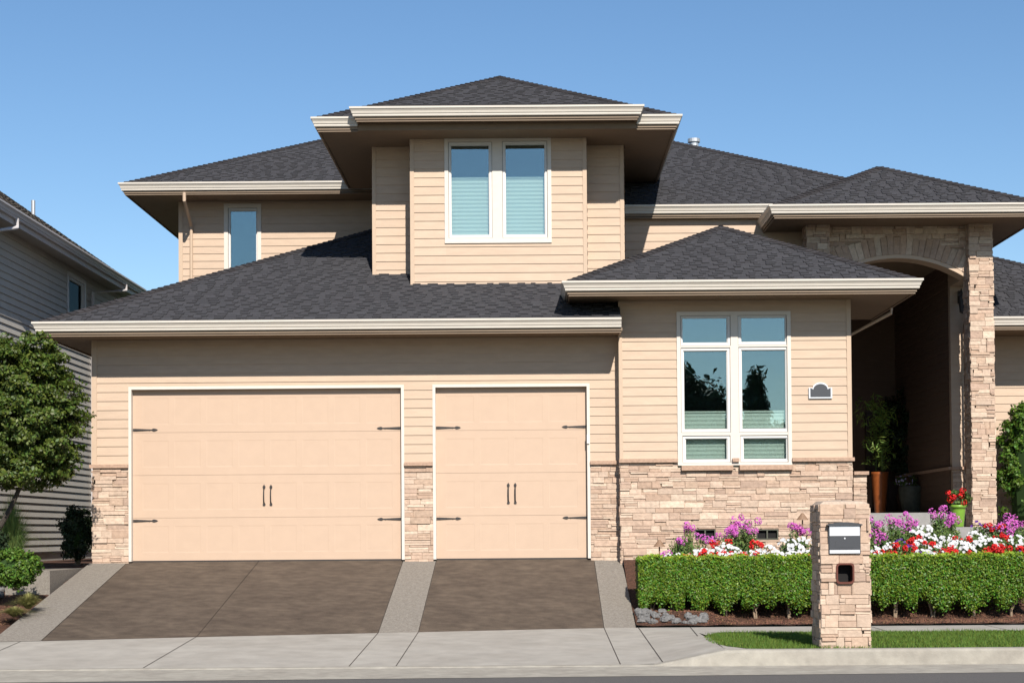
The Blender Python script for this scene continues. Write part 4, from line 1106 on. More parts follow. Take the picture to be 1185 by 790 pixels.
mb = MB()
# slightly crowned stone cap
a, b, y0, y1 = c0m + 0.0, c1m + 0.01, Ym + 0.01, Ym + dpt
mb.add([(a, y0, zt), (b, y0, zt), (b, y1, zt), (a, y1, zt), (a + 0.05, y0 + 0.03, zt + 0.035), (b - 0.06, y0 + 0.03, zt + 0.035), (b - 0.06, y1 - 0.03, zt + 0.045), (a + 0.05, y1 - 0.03, zt + 0.045), ((a + b) / 2 - 0.05, (y0 + y1) / 2, zt + 0.06)],
       [(0, 1, 5, 4), (1, 2, 6, 5), (2, 3, 7, 6), (3, 0, 4, 7), (4, 5, 8), (5, 6, 8), (6, 7, 8), (7, 4, 8)])
mb.build('pillar_cap', M['capgrey'], mbp)
# letter box
a, b, p, q = bx_
mb = MB(); mb.fbox(Fm, a, b, -0.11, 0.045, p, q - 0.02); lb = mb.build('letter_box', M['charcoal'], mbp)
mb = MB(); mb.fbox(Fm, a + 0.012, b - 0.012, 0.045, 0.062, p + (q - p) * 0.58, q - 0.035); mb.build('mail_flap', M['silver'], lb)
mb = MB(); mb.fbox(Fm, a + 0.012, b - 0.012, 0.045, 0.058, p + 0.008, p + (q - p) * 0.13); mb.build('lower_band', M['silver'], lb)
mb = MB(); mb.fbox(Fm, a + 0.012, b - 0.012, 0.045, 0.054, p + (q - p) * 0.14, p + (q - p) * 0.57); mb.fbox(Fm, a + 0.09, b - 0.09, 0.054, 0.057, p + (q - p) * 0.2, p + (q - p) * 0.42); mb.build('locking_door', M['charcoal'], lb)
mb = MB(); xm_ = (a + b) / 2; mb.tube([(xm_, Ym - 0.052, p + (q - p) * 0.5), (xm_, Ym - 0.064, p + (q - p) * 0.5)], 0.011, 10); mb.build('lock', M['silver'], lb)
mb = MB()
arc = [(a - 0.02 + (b - a + 0.04) * i / 10, q - 0.02 + 0.028 * math.sin(math.pi * i / 10)) for i in range(11)]
mb.prism([(a - 0.02, q - 0.035), (b + 0.02, q - 0.035)] + arc[::-1], Ym - 0.085, Ym + 0.02); mb.build('box_hood', M['charcoal'], lb)
# newspaper slot
a, b, p, q = sl
def rrect(a, b, p, q, r, n=5):
    out = []
    for cx_, cz_, t0 in ((b - r, p + r, -90), (b - r, q - r, 0), (a + r, q - r, 90), (a + r, p + r, 180)):
        for i in range(n + 1):
            t = R(t0 + 90 * i / n); out.append((cx_ + r * math.cos(t), cz_ + r * math.sin(t)))
    return out
o_ = rrect(a, b, p, q, 0.045); i_ = rrect(a + 0.022, b - 0.022, p + 0.022, q - 0.022, 0.035); n = len(o_)
mb = MB(); y0, y1, yb2 = Ym - 0.045, Ym + 0.02, Ym + 0.3
vs = [(x, y0, z_) for x, z_ in o_] + [(x, y0, z_) for x, z_ in i_] + [(x, y1, z_) for x, z_ in o_] + [(x, Ym + 0.11, z_) for x, z_ in i_]
fs = [(i, (i + 1) % n, n + (i + 1) % n, n + i) for i in range(n)] + [(i, 2 * n + i, 2 * n + (i + 1) % n, (i + 1) % n) for i in range(n)] + [(n + i, n + (i + 1) % n, 3 * n + (i + 1) % n, 3 * n + i) for i in range(n)]
mb.add(vs, fs); slo = mb.build('paper_slot', M['rust'], mbp)
mb = MB(); mb.prism(i_, Ym + 0.10, Ym + 0.115); mb.build('slot_back', M['black'], slo)

# ================================================================== HEDGE
ZH = 1.06
def hedge_shrub(cx, cy, wx, dy, zb, zt, label, group, seed, skirt=None):
    r = np.random.default_rng(seed)
    t = thing('hedge_shrub', label, 'hedge shrub', (cx, cy, zb), group)
    mb = MB(); n = 10500
    u = r.uniform(-1, 1, (n, 3))
    face = r.choice(4, n, p=[0.50, 0.22, 0.12, 0.16])
    dep = np.abs(r.normal(0, 0.16, n))
    P = u.copy()
    P[face == 0, 1] = -1 + dep[face == 0]; P[face == 1, 2] = 1 - dep[face == 1] * 0.6; P[face == 2, 1] = 1 - dep[face == 2]
    P[face == 3, 2] = -1 + dep[face == 3] * 3
    # rounded shoulders, ragged lower edge
    hz = (zt - zb - 0.30)
    out = P ** 3
    x = cx + P[:, 0] * wx * 1.05
    low = zb + 0.37 + 0.09 * np.sin(P[:, 0] * 3.1 + seed * 1.7) + 0.06 * r.normal(0, 1, n)
    low = low - 0.08 * (1 - P[:, 0] ** 2)
    zz = low + (P[:, 2] + 1) / 2 * (zt - low)
    sh = 1 - 0.14 * np.clip(np.abs(P[:, 2]), 0, 1) ** 6
    yy = cy + P[:, 1] * dy * sh * (1 + 0.05 * np.sin(x * 9) * np.cos(zz * 8))
    zz = zz + 0.018 * np.sin(x * 11 + seed) + r.normal(0, 0.012, n)
    leaves(mb, np.stack([x, yy, zz], 1), out + np.array([0, -0.15, 0.35]), 0.020, aspect=0.55, jitter=1.0, mi=0)
    tp = r.uniform(-1, 1, (900, 2)); tz = zt - 0.01 + 0.022 * np.sin((cx + tp[:, 0] * wx) * 11 + seed) + r.normal(0.004, 0.022, 900)
    leaves(mb, np.stack([cx + tp[:, 0] * wx, cy + tp[:, 1] * dy * 0.95, tz], 1), np.tile([0, -0.3, 1.0], (900, 1)), 0.024, aspect=0.5, jitter=0.9, mi=2)
    # added dark core: blocks light, inner shade put into its colour
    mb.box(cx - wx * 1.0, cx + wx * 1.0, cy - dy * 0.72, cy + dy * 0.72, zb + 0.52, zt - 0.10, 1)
    mb.build('crown', [M['hedge'], M['core_shade'], M['hedge_tip']], t)
    tb = MB()
    rr = random.Random(seed)
    for i in range(rr.choice([2, 3, 3])):
        a = rr.uniform(-0.10, 0.10); b = rr.uniform(-0.16, 0.16)
        tb.tube([(cx + a * 0.25, cy - dy * 0.25, zb - 0.05), (cx + a * 0.6, cy - dy * 0.3, zb + 0.14), (cx + b, cy - dy * 0.35 + rr.uniform(-0.1, 0.1), zb + 0.45)], [0.02, 0.016, 0.009], 6)
    tb.build('trunk', M['bark'], t)
    return t
Yh = 26.1 - 28.7
hx = [753, 776, 808, 841, 877, 917, 958, 999, 1037, 1083, 1129, 1176]
hX = [XX(p, Yh - 0.3, 705) for p in hx]
ordn = ['first', 'second', 'third', 'fourth', 'fifth', 'sixth', 'seventh', 'eighth', 'ninth', 'tenth', 'eleventh', 'twelfth']
hX = hX + [hX[-1] + 0.62]
for i in range(12):
    lft = hX[i] - (hX[i - 1] if i else hX[0] - 0.42); rgt = hX[i + 1] - hX[i]
    a = hX[i] - lft / 2 * (1.0 if i else 0.9); b = hX[i] + rgt / 2
    lab = 'clipped hedge shrub on a bare trunk, %s from the driveway end of the hedge' % ordn[i]
    hedge_shrub((a + b) / 2, Yh, (b - a) / 2, 0.40, 0.03, ZH, lab, 'clipped shrubs forming the front hedge', 30 + i)

# ================================================================== FLOWERS
def petals(mb, P, nrm, size, mi=0, k=6):
    """small cupped discs"""
    n = len(P); nrm = unit(nrm); t = unit(np.cross(nrm, rng.normal(0, 1, (n, 3)))); b = np.cross(nrm, t)
    s = size * (1 + rng.uniform(-0.3, 0.3, (n, 1)))
    V = np.empty((n, k + 1, 3)); V[:, 0] = P
    for j in range(k):
        a = 2 * math.pi * j / k; rj = s * (1.0 if j % 2 == 0 else 0.82)
        V[:, j + 1] = P + (t * math.cos(a) + b * math.sin(a)) * rj + nrm * s * 0.3
    base = (np.arange(n) * (k + 1))[:, None]
    F = np.concatenate([base + np.array([[0, j + 1, (j + 1) % k + 1]]) for j in range(k)], 0)
    add_np(mb, V.reshape(-1, 3), F, mi)

def flower(kind, px, py, D, label, group, sc=1.0, seed=0):
    y = D - 28.7; x, ztop = W(px, py, y); zg = bed_z(x, y)
    r = np.random.default_rng(seed + 100)
    nm = {'phlox': 'phlox_plant', 'white': 'petunia_plant', 'red': 'geranium_plant', 'purple': 'petunia_plant', 'green': 'foliage_plant'}[kind]
    t = thing(nm, label, 'flowering plant' if kind != 'green' else 'plant', (x, y, zg), group)
    fb = MB(); n = 420
    wid = 0.155 * sc
    hh = max(0.25, ztop - zg)
    P = r.normal(0, 1, (n, 3)); P = unit(P) * r.uniform(0.3, 1, (n, 1))
    if kind == 'phlox':
        P = P * np.array([wid * 0.8, wid * 0.8, hh * 0.45]) + np.array([x, y, zg + hh * 0.47])
    else:
        P = P * np.array([wid * 1.1, wid * 1.1, hh * 0.48]) + np.array([x, y, zg + hh * 0.48])
    leaves(fb, P, P - np.array([x, y, zg]) + np.array([0, -0.3, 0.3]), 0.032, aspect=0.42)
    for i in range(5):
        a = r.uniform(0, 6.28); fb.tube([(x, y, zg - 0.03), (x + 0.06 * math.cos(a), y + 0.06 * math.sin(a), zg + hh * 0.5), (x + 0.09 * math.cos(a), y + 0.09 * math.sin(a), zg + hh * 0.9)], 0.005, 5)
    fb.build('foliage', M['leaf'], t)
    if kind == 'green': return t
    pb = MB()
    if kind == 'phlox':
        for i in range(r.integers(3, 6)):
            c = np.array([x + r.normal(0, 0.075) * sc, y + r.normal(0, 0.08) * sc, ztop - abs(r.normal(0, 0.09))])
            m = 34; q = unit(r.normal(0, 1, (m, 3))); rad_ = r.uniform(0.045, 0.07)
            petals(pb, c + q * np.array([rad_, rad_, rad_ * 1.05]), q + np.array([0, -0.4, 0.2]), 0.0165)
        pb.build('blossoms', M['phlox'], t)
    elif kind in ('white', 'purple'):
        m = int(17 * sc) if kind == 'white' else 8
        q = unit(r.normal(0, 1, (m, 3))); q[:, 2] = np.abs(q[:, 2]) * 0.9 - 0.15; q[:, 1] = -np.abs(q[:, 1])
        c = np.array([x, y, ztop - 0.13]) + q * np.array([wid, wid, 0.13])
        petals(pb, c, q + np.array([0, -0.8, 0.4]), 0.030 if kind == 'white' else 0.028, k=8)
        pb.build('blossoms', M[kind], t)
    else:
        for i in range(r.integers(4, 7)):
            c = np.array([x + r.normal(0, 0.09) * sc, y - abs(r.normal(0, 0.07)), ztop - 0.03 - abs(r.normal(0, 0.06))])
            m = 22; q = unit(r.normal(0, 1, (m, 3)))
            petals(pb, c + q * 0.04, q + np.array([0, -0.4, 0.2]), 0.019)
        pb.build('blossoms', M['red'], t)
    return t
L_ph = [(773, 634), (786, 622), (812, 618), (843, 614), (858, 604), (797, 606), (833, 616), (850, 609), (864, 597), (868, 607), (918, 608), (928, 610)]
L_wh = [(779, 637), (806, 634), (845, 638), (784, 641), (814, 632), (828, 631), (838, 626), (836, 636), (848, 631), (872, 634), (880, 638), (888, 629), (897, 635), (902, 638), (911, 621), (921, 627), (916, 636), (931, 619), (934, 633)]
L_rd = [(794, 640), (800, 642), (809, 635), (816, 638), (832, 637), (834, 624), (855, 639), (863, 638), (875, 624), (925, 640)]
L_gr = [(782, 620), (788, 616), (796, 622), (846, 628), (860, 628), (852, 634), (870, 640)]
R_ph = [(1007, 612), (1012, 599), (1019, 605), (1020, 620), (1033, 598), (1040, 606), (1050, 594), (1057, 604), (1082, 590), (1089, 586), (1097, 595), (1103, 600), (1155, 608), (1162, 603), (1172, 596), (1176, 606), (1183, 605), (1168, 612)]
R_wh = [(1009, 630), (1016, 636), (1029, 625), (1060, 611), (1069, 605), (1074, 615), (1064, 622), (1080, 630), (1086, 634), (1066, 634), (1075, 638), (1094, 624), (1104, 621), (1113, 624), (1119, 629), (1127, 613), (1134, 622), (1139, 618), (1151, 621), (1174, 617), (1182, 622), (1096, 616)]
R_rd = [(1023, 636), (1030, 640), (1040, 626), (1048, 628), (1053, 619), (1062, 620), (1067, 626), (1089, 634), (1093, 630), (1101, 636), (1116, 620), (1127, 635), (1133, 640), (1141, 633), (1146, 629), (1150, 604), (1157, 628), (1163, 636), (1170, 630), (1179, 630), (1185, 635), (1158, 616)]
R_pu = [(1063, 635), (1133, 601), (1178, 635), (1044, 622)]
R_gr = [(1026, 612), (1046, 612), (1087, 610), (1092, 606), (1096, 612), (1122, 618), (1141, 614), (1110, 630), (1158, 620)]
def nth(i):
    t = ['first', 'second', 'third', 'fourth', 'fifth', 'sixth', 'seventh', 'eighth', 'ninth', 'tenth', 'eleventh', 'twelfth', 'thirteenth', 'fourteenth', 'fifteenth', 'sixteenth', 'seventeenth', 'eighteenth', 'nineteenth', 'twentieth', 'twenty-first', 'twenty-second', 'twenty-third']
    return t[i]
DESC = {'phlox': 'pink flowered phlox plant', 'white': 'white flowered petunia mound', 'red': 'red flowered geranium plant', 'purple': 'violet flowered petunia', 'green': 'plain green leafy plant'}
def bedside(lst, kind, side, seed):
    lst = sorted(lst)
    for i, (px, py) in enumerate(lst):
        D = 26.75 + max(0, (642 - py)) * (0.030 if side == 'L' else 0.046) + (0.1 if kind in ('phlox', 'green') else 0)
        if side == 'L': D = min(D, 28.1)
        where = 'from the driveway, under the window' if side == 'L' else 'from the mailbox pillar, behind the right hedge'
        lab = '%s, %s %s' % (DESC[kind], nth(i), where)
        flower(kind, px, py, D, lab, {'phlox': 'pink phlox in the flower bed', 'white': 'white petunias in the flower bed', 'red': 'red geraniums in the flower bed', 'purple': 'violet petunias in the flower bed', 'green': 'green plants in the flower bed'}[kind], seed=seed + i)
for lst, kd, sd, s in ((L_ph, 'phlox', 'L', 0), (L_wh, 'white', 'L', 50), (L_rd, 'red', 'L', 100), (L_gr, 'green', 'L', 150), (R_ph, 'phlox', 'R', 200), (R_wh, 'white', 'R', 250), (R_rd, 'red', 'R', 300), (R_pu, 'purple', 'R', 350), (R_gr, 'green', 'R', 400)):
    bedside(lst, kd, sd, s)

# ================================================================== path lights
def path_light(px, py, D, label):
    y = D - 28.7; x, z_ = W(px, py, y); zg = bed_z(x, y)
    t = thing('path_light', label, 'path light', (x, y, zg), 'copper path lights in the flower bed')
    m = MB(); m.tube([(x, y, zg - 0.05), (x, y, z_ - 0.03)], 0.013, 8); m.build('post', M['copper'], t)
    m = MB(); m.lathe(x, y, [(0.0, z_), (0.02, z_ - 0.008), (0.10, z_ - 0.115), (0.105, z_ - 0.125), (0.095, z_ - 0.12), (0.015, z_ - 0.03)], 20); m.build('lamp_shade', M['copper'], t)
path_light(763, 624, 27.9, 'copper cone path light at the driveway end of the flower bed')
path_light(928.5, 593, 27.9, 'copper cone path light close to the mailbox pillar in the flower bed')

# ================================================================== river rocks
base_rocks = []
for i in range(58):
    r_ = random.Random(i + 60)
    px = r_.uniform(736, 818); row = r_.random()
    y = YS1 + 0.06 + row * (0.62 if px < 775 else 0.35)
    x = max(XX(px, y, 716), xa5 + 0.07)
    s = r_.uniform(0.036, 0.068)
    mb = MB(); nseg, nr = 9, 6
    ph = [r_.uniform(0, 6.28) for _ in range(4)]
    prof = []
    vs = []
    for a in range(nr):
        th = math.pi * a / (nr - 1)
        for b in range(nseg):
            f = 2 * math.pi * b / nseg
            rr_ = s * (1 + 0.2 * math.sin(2 * f + ph[0]) + 0.14 * math.sin(3 * f + ph[1] + th * 2) + 0.08 * math.sin(5 * th + ph[2]))
            vs.append((x + rr_ * math.sin(th) * math.cos(f) * 1.15, y + rr_ * math.sin(th) * math.sin(f), bed_z(x, y) + s * 0.45 + rr_ * math.cos(th) * 0.72))
    fs = [(a * nseg + b, (a + 1) * nseg + b, (a + 1) * nseg + (b + 1) % nseg, a * nseg + (b + 1) % nseg) for a in range(nr - 1) for b in range(nseg)]
    mb.add(vs, fs)
    o = mb.build('river_rock', M['rock'], base=Vector((x, y, bed_z(x, y))))
    tag(o, 'rounded grey river rock at the driveway corner of the hedge bed', 'rock', 'river rocks at the driveway corner')
for i in range(7):
    r_ = random.Random(i + 160); x, y = G(r_.uniform(-14, 12), r_.uniform(716, 734), 0.0); s = r_.uniform(0.07, 0.12)
    mb = MB(); zg = lbed_z(x, y) + 0.05
    mb.lathe(x, y, [(0.0, zg + s * 0.8), (s * 0.5, zg + s * 0.72), (s * 0.95, zg + s * 0.35), (s, zg), (s * 0.7, zg - s * 0.5)], 11)
    tag(mb.build('pale_rock', M['white'] if False else M['rock'], base=Vector((x, y, zg)), smooth=True), 'rounded pale rock at the front corner of the left bed', 'rock', 'rocks edging the left bed')

# ================================================================== leafy plants
def clumpy(mb, centre, radii, nclump, perclump, crad, lsize, seed, aspect=0.5, mi=0, hollow=0.55, flat=1.0):
    r = np.random.default_rng(seed); centre = np.array(centre); radii = np.array(radii)
    for i in range(nclump):
        d = r.normal(0, 1, 3); d /= np.linalg.norm(d)
        c = centre + d * radii * r.uniform(hollow, 1.0)
        n = int(perclump * r.uniform(0.6, 1.4)); q = unit(r.normal(0, 1, (n, 3)))
        P = c + q * r.uniform(0.25, 1, (n, 1)) * crad * np.array([1, 1, flat]) * r.uniform(0.7, 1.3)
        leaves(mb, P, (P - centre) / radii + np.array([0, 0, 0.5]), lsize, aspect=aspect, mi=mi)

# maple by the garage
Yt = 26.4 - 28.7
tx, tz = W(20, 470, Yt)
zg = lbed_z(-8.6, Yt)
mp = thing('maple_tree', 'small round-crowned maple tree leaning beside the left garage corner', 'tree', (tx + 0.0, Yt, zg))
mb = MB()
cxs, czs = W(33, 466, Yt)
clumpy(mb, (cxs - 0.26, Yt, czs - 0.10), (1.18, 1.05, 1.25), 460, 130, 0.19, 0.032, 3, aspect=0.6, hollow=0.35, flat=0.6)
clumpy(mb, (cxs - 0.15, Yt, czs + 0.40), (0.85, 0.8, 0.85), 110, 110, 0.17, 0.036, 4, aspect=0.6, hollow=0.6, flat=0.6)
clumpy(mb, (cxs - 0.35, Yt, czs - 0.95), (1.12, 0.85, 0.50), 150, 120, 0.2, 0.036, 5, aspect=0.6, hollow=0.3, flat=0.6)
clumpy(mb, (cxs + 0.48, Yt, czs - 0.55), (0.36, 0.7, 0.75), 46, 60, 0.12, 0.036, 6, aspect=0.6, hollow=0.4, flat=0.6)
mb.build('crown', M['maple'], mp)
tb = MB()
bx, bz = W(-30, 660, Yt)
p1 = W(12, 588, Yt); p2 = W(27, 555, Yt)
tb.tube([(bx, Yt, zg - 0.1), (bx + 0.1, Yt, zg + 0.55), (p1[0], Yt, p1[1]), (p2[0], Yt, p2[1]), (p2[0] + 0.1, Yt, p2[1] + 0.8)], [0.06, 0.05, 0.04, 0.034, 0.02], 9)
for (a, b, c) in ((-0.5, 0.25, 1.0), (0.55, -0.2, 1.3), (0.3, 0.3, 1.5), (-0.2, -0.3, 1.4), (-0.9, 0.1, 0.8)):
    tb.tube([(p2[0] - 0.03, Yt, p2[1] - 0.05), (p2[0] + a * 0.45, Yt + b * 0.5, p2[1] + c * 0.4), (p2[0] + a, Yt + b, p2[1] + c)], [0.035, 0.022, 0.008], 7)
tb.tube([(bx + 0.1, Yt, zg + 0.5), (p1[0] - 0.35, Yt + 0.1, p1[1] + 0.1), (p1[0] - 0.7, Yt + 0.15, p1[1] + 0.9)], [0.05, 0.035, 0.012], 8)
tb.build('trunk', M['darkbark'], mp)

def shrub(name, label, cx, cy, zg, rad, m, seed, n=90, per=60, ls=0.028, cr=0.09, cat='shrub', hollow=0.7, stems=4, group=None, core=True):
    t = thing(name, label, cat, (cx, cy, zg), group)
    mb = MB(); c = (cx, cy, zg + rad[2] * 1.02)
    clumpy(mb, c, rad, n, per, cr, ls, seed, hollow=hollow)
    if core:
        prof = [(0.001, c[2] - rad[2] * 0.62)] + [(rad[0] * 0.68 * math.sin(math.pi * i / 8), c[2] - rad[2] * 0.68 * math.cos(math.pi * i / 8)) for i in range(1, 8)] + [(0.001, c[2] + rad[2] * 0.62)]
        mb.lathe(cx, cy, prof, 14, 1)  # added dark core within the leaves, shade put into its colour
    mb.build('foliage', [m, M['core_shade']], t)
    tb = MB()
    for i in range(stems):
        a = 2 * math.pi * i / stems + seed
        tb.tube([(cx + 0.03 * math.cos(a), cy + 0.03 * math.sin(a), zg - 0.05), (cx + rad[0] * 0.4 * math.cos(a), cy + rad[1] * 0.4 * math.sin(a), zg + rad[2] * 0.9)], [0.014, 0.007], 6)
    tb.build('stem', M['bark'], t)
    return t
# dark round shrub between the houses
sx_, sz_ = W(92, 650, 0.6); tz_ = ZZ(92, 585, 0.6)
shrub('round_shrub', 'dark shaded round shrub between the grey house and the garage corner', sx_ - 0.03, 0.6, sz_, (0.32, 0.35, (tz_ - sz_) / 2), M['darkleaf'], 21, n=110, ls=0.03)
# bright green shrub front left
y = -3.3; sx_, sz_ = W(20, 679, y); tz_ = ZZ(20, 636, y)
shrub('low_shrub', 'bright green low bushy shrub in the mulch under the maple', sx_ - 0.03, y, sz_, (0.40, 0.36, (tz_ - sz_) / 2), M['limeleaf'], 22, n=130, ls=0.027, cr=0.085)
# dark green mass further left
y = -2.6; sx_, sz_ = W(-8, 665, y)
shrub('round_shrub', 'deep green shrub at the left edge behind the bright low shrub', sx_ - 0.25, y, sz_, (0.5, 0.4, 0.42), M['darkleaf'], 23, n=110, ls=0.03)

def tuft(name, label, cx, cy, zg, n, h, spread, m, seed, wd=0.004):
    r = np.random.default_rng(seed); mb = MB()
    a = r.uniform(0, 2 * np.pi, n); l = h * r.uniform(0.65, 1.1, n); s = np.abs(r.normal(0, 1, n)) * spread
    seg = 4
    pts = []
    for j in range(seg + 1):
        f = j / seg
        rad_ = s * f ** 1.6
        z_ = l * (f - 0.28 * f ** 3 * (s / spread))
        pts.append(np.stack([cx + np.cos(a) * (0.04 * r.uniform(0, 1, n) * 0 + 0.03 + rad_), cy + np.sin(a) * (0.03 + rad_), zg + z_], 1))
    side = np.stack([-np.sin(a), np.cos(a), np.zeros(n)], 1) * wd
    for j in range(seg):
        w0, w1 = (1 - j / seg), (1 - (j + 1) / seg) + 0.05
        V = np.stack([pts[j] - side * w0, pts[j] + side * w0, pts[j + 1] + side * w1, pts[j + 1] - side * w1], 1)
        add_np(mb, V.reshape(-1, 3), np.arange(n * 4).reshape(n, 4))
    o = mb.build(name, m, base=Vector((cx, cy, zg))); tag(o, label, 'ornamental grass')
y = -1.7; gx_, gz_ = W(17, 660, y)
tuft('ornamental_grass', 'tall arching green grass clump under the maple crown', gx_ - 0.05, y, gz_, 1900, 1.3, 0.36, mat('tall_grass_blade', (0.20, 0.30, 0.09), 0.6, island=0.35, hue=0.03, trans=0.3), 5, wd=0.006)
y = -4.1; gx_, gz_ = W(33, 704, y)
tuft('ornamental_grass', 'small pale yellow-green grass mound on the mulch beside the drive border', gx_, y, gz_, 1300, 0.25, 0.17, M['drygrass'], 6, wd=0.008)
y = -4.45; gx_, gz_ = W(17, 713, y)
tuft('ornamental_grass', 'low flat yellow-green ground cover mound at the front of the left bed', gx_, y, gz_, 1100, 0.16, 0.19, M['drygrass'], 8, wd=0.008)

# tall shrub right of the column
y = 3.45
t = thing('climbing_shrub', 'tall sunlit leafy shrub right of the stone porch column', 'shrub', (XX(1190, y, 560), y, 1.2))
mb = MB(); c = W(1192, 545, y)
clumpy(mb, (c[0] + 0.05, y, c[1]), (0.74, 0.38, 1.42), 300, 75, 0.13, 0.034, 31, aspect=0.7, hollow=0.55)
c2 = W(1175, 492, y); clumpy(mb, (c2[0] + 0.2, y, c2[1]), (0.4, 0.35, 0.42), 60, 60, 0.11, 0.034, 32, aspect=0.7, hollow=0.5)
mb.lathe(c[0] + 0.05, y, [(0.001, c[1] - 1.3), (0.4, c[1] - 0.9), (0.45, c[1]), (0.38, c[1] + 0.8), (0.001, c[1] + 1.1)], 14, 1)  # added dark core stands in for the shade inside the shrub
mb.build('foliage', [M['limeleaf'], M['core_shade']], t)
tb = MB(); tb.tube([(c[0], y, 1.1), (c[0] + 0.05, y, 2.2)], [0.04, 0.02], 7); tb.build('stem', M['bark'], t)

# ================================================================== pots on the porch
def pot(name, label, px0, px1, ptop, y, zb, m, prof, cat='plant pot'):
    xa, zt = W(px0, ptop, y); xb, _ = W(px1, ptop, y); cx = (xa + xb) / 2; r_ = (xb - xa) / 2; h = zt - zb
    mb = MB(); mb.lathe(cx, y, [(a * r_, zb + b * h) for a, b in prof], 28)
    t = thing(name, label, cat, (cx, y, zb))
    mb.build('pot_body', m, t, smooth=True)
    s = MB(); s.lathe(cx, y, [(0.0, zt - 0.06), (r_ * 0.88, zt - 0.06)], 20); s.build('potting_soil', M['mulch'], t)
    return cx, zt, r_, t
tall = [(0.0, 0.0), (0.55, 0.0), (0.60, 0.03), (0.80, 0.5), (0.93, 0.85), (0.97, 0.93), (1.0, 0.95), (1.0, 1.0), (0.9, 1.0), (0.86, 0.9)]
YP = 6.9
cx, zt, r_, t = pot('tall_pot', 'tall tapered orange terracotta pot holding bamboo on the porch', 1008, 1028, 546, YP, zp1, M['terra'], tall)
bam = thing('bamboo_plant', 'green bamboo growing from the orange pot in the porch', 'plant', (cx, YP, zt - 0.05))
mb = MB(); bt = ZZ(1018, 458, YP)
r = np.random.default_rng(77)
for i in range(11):
    a = r.uniform(0, 6.28); tx_ = cx + 0.26 * math.cos(a) * r.uniform(0.3, 1); ty_ = YP + 0.3 * math.sin(a); th_ = bt - abs(r.normal(0, 0.45))
    mb.tube([(cx + 0.1 * math.cos(a), YP + 0.1 * math.sin(a), zt - 0.06), (cx + 0.5 * (tx_ - cx), 0.5 * (ty_ + YP), (zt + th_) / 2 + 0.1), (tx_, ty_, th_)], [0.012, 0.01, 0.004], 6)
mb.build('cane', M['leaf'], bam)
mb = MB()
for i in range(60):
    c = np.array([cx + r.normal(0, 0.17), YP + r.normal(0, 0.2), r.uniform(zt + 0.15, bt)])
    n = 16; q = unit(r.normal(0, 1, (n, 3))); P = c + q * 0.11
    leaves(mb, P, q + np.array([0, 0, 0.8]), 0.07, aspect=0.17)
mb.build('foliage', mat('bamboo_leaf', (0.24, 0.36, 0.07), 0.6, island=0.4, hue=0.03, trans=0.3), bam)
cx, zt, r_, t = pot('tall_pot', 'dark brown glazed pot behind the orange pot on the porch', 999, 1017, 549, YP + 0.9, zp1, M['brownpot'], tall)
rnd_pot = [(0.0, 0.0), (0.62, 0.0), (0.70, 0.05), (0.92, 0.55), (0.98, 0.8), (1.0, 0.92), (1.0, 1.0), (0.9, 1.0), (0.86, 0.9)]
cx, zt, r_, t = pot('round_pot', 'dull grey-green pot of pale flowers in the shaded porch', 1040, 1069, 562, YP + 0.2, zp1, M['greypot'], rnd_pot)
fl = thing('potted_flowers', 'pale violet flowers drooping from the grey-green porch pot', 'flowering plant', (cx, YP + 0.2, zt - 0.05))
mb = MB(); clumpy(mb, (cx - 0.08, YP + 0.2, zt + 0.08), (0.26, 0.2, 0.14), 26, 26, 0.07, 0.028, 41); mb.build('foliage', M['leaf'], fl)
mb = MB(); q = unit(r.normal(0, 1, (24, 3))); q[:, 1] = -np.abs(q[:, 1]); petals(mb, np.array([cx - 0.16, YP + 0.15, zt + 0.12]) + q * np.array([0.2, 0.18, 0.13]), q, 0.03); mb.build('blossoms', mat('lilac_petal', (0.5, 0.42, 0.6), 0.6), fl)
# shaded big shrub by the door
tt_ = thing('potted_tree', 'dark leafy potted tree in deep shade beside the front door', 'potted tree', (XX(1048, 8.3, 560), 8.3, zp1))
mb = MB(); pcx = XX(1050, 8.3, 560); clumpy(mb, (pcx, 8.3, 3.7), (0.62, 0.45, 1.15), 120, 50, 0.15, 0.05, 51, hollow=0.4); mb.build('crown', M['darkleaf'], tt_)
mb = MB(); mb.tube([(pcx, 8.3, zp1 + 0.4), (pcx + 0.02, 8.3, 3.4), (pcx, 8.3, 4.4)], [0.035, 0.03, 0.01], 8); mb.build('trunk', M['darkbark'], tt_)
mb = MB(); mb.lathe(pcx, 8.3, [(0, zp1), (0.2, zp1), (0.28, zp1 + 0.5), (0.25, zp1 + 0.5), (0, zp1 + 0.44)], 20); mb.build('pot_body', M['brownpot'], tt_)
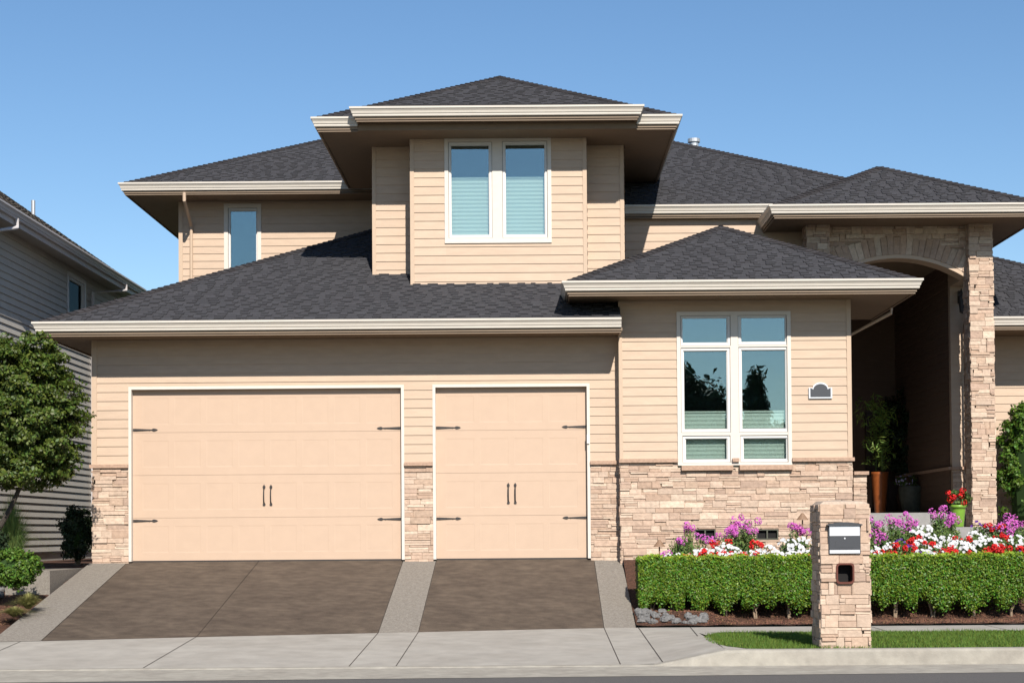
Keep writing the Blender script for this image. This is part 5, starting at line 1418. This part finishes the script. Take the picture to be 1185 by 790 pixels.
# green pot with red geranium
yq = 1.2
cx, zt, r_, t = pot('round_pot', 'lime green glazed pot of red geraniums on the lower porch step', 1099, 1118, 584, yq, zp2, M['greenpot'], [(0, 0), (0.6, 0), (0.66, 0.04), (0.86, 0.75), (0.9, 0.86), (1.0, 0.87), (1.02, 1.0), (0.9, 1.0), (0.86, 0.9)])
gf = thing('potted_geranium', 'red geraniums growing in the lime green pot on the step', 'flowering plant', (cx, yq, zt - 0.04))
mb = MB(); clumpy(mb, (cx - 0.02, yq, zt + 0.12), (0.24, 0.18, 0.16), 30, 26, 0.06, 0.03, 61, aspect=0.8); 
for i in range(6): 
    a = r.uniform(0, 6.28); mb.tube([(cx, yq, zt - 0.05), (cx + 0.16 * math.cos(a), yq + 0.1 * math.sin(a), zt + 0.25)], 0.005, 5)
mb.build('foliage', M['leaf'], gf)
mb = MB()
for (ax_, az_) in ((1098, 571), (1103, 575), (1114, 568), (1112, 573), (1100, 578), (1115, 581)):
    x, z_ = W(ax_, az_, yq - 0.12); q = unit(r.normal(0, 1, (30, 3))); petals(mb, np.array([x, yq - 0.12, z_]) + q * 0.055, q, 0.022)
mb.build('blossoms', M['red'], gf)

# ================================================================== across the street (seen only in the window glass)
def big_tree(x, y, h, r0, label, seed):
    t = thing('street_tree', label, 'tree', (x, y, -0.2), 'trees across the street')
    mb = MB(); clumpy(mb, (x, y, h * 0.62), (r0, r0 * 0.8, h * 0.40), 260, 130, 0.55, 0.13, seed, hollow=0.25); mb.build('crown', M['farleaf'], t)
    tb = MB(); tb.tube([(x, y, -0.3), (x + 0.1, y, h * 0.3), (x, y, h * 0.7)], [0.22, 0.17, 0.05], 10); tb.build('trunk', M['darkbark'], t)
big_tree(7.5, -47, 8.9, 2.1, 'tall broad street tree across the road, reflected in the wing window', 201)
big_tree(11.0, -49, 6.9, 2.7, 'lower street tree across the road beside the tall one', 202)
big_tree(11.2, -52, 9.2, 0.5, 'slim tall tree across the road behind the lower one', 203)
big_tree(13.4, -48, 6.6, 2.9, 'spreading low street tree across the road to the east', 204)
big_tree(-14, -50, 9.0, 2.6, 'broad street tree across the road opposite the grey house', 205)
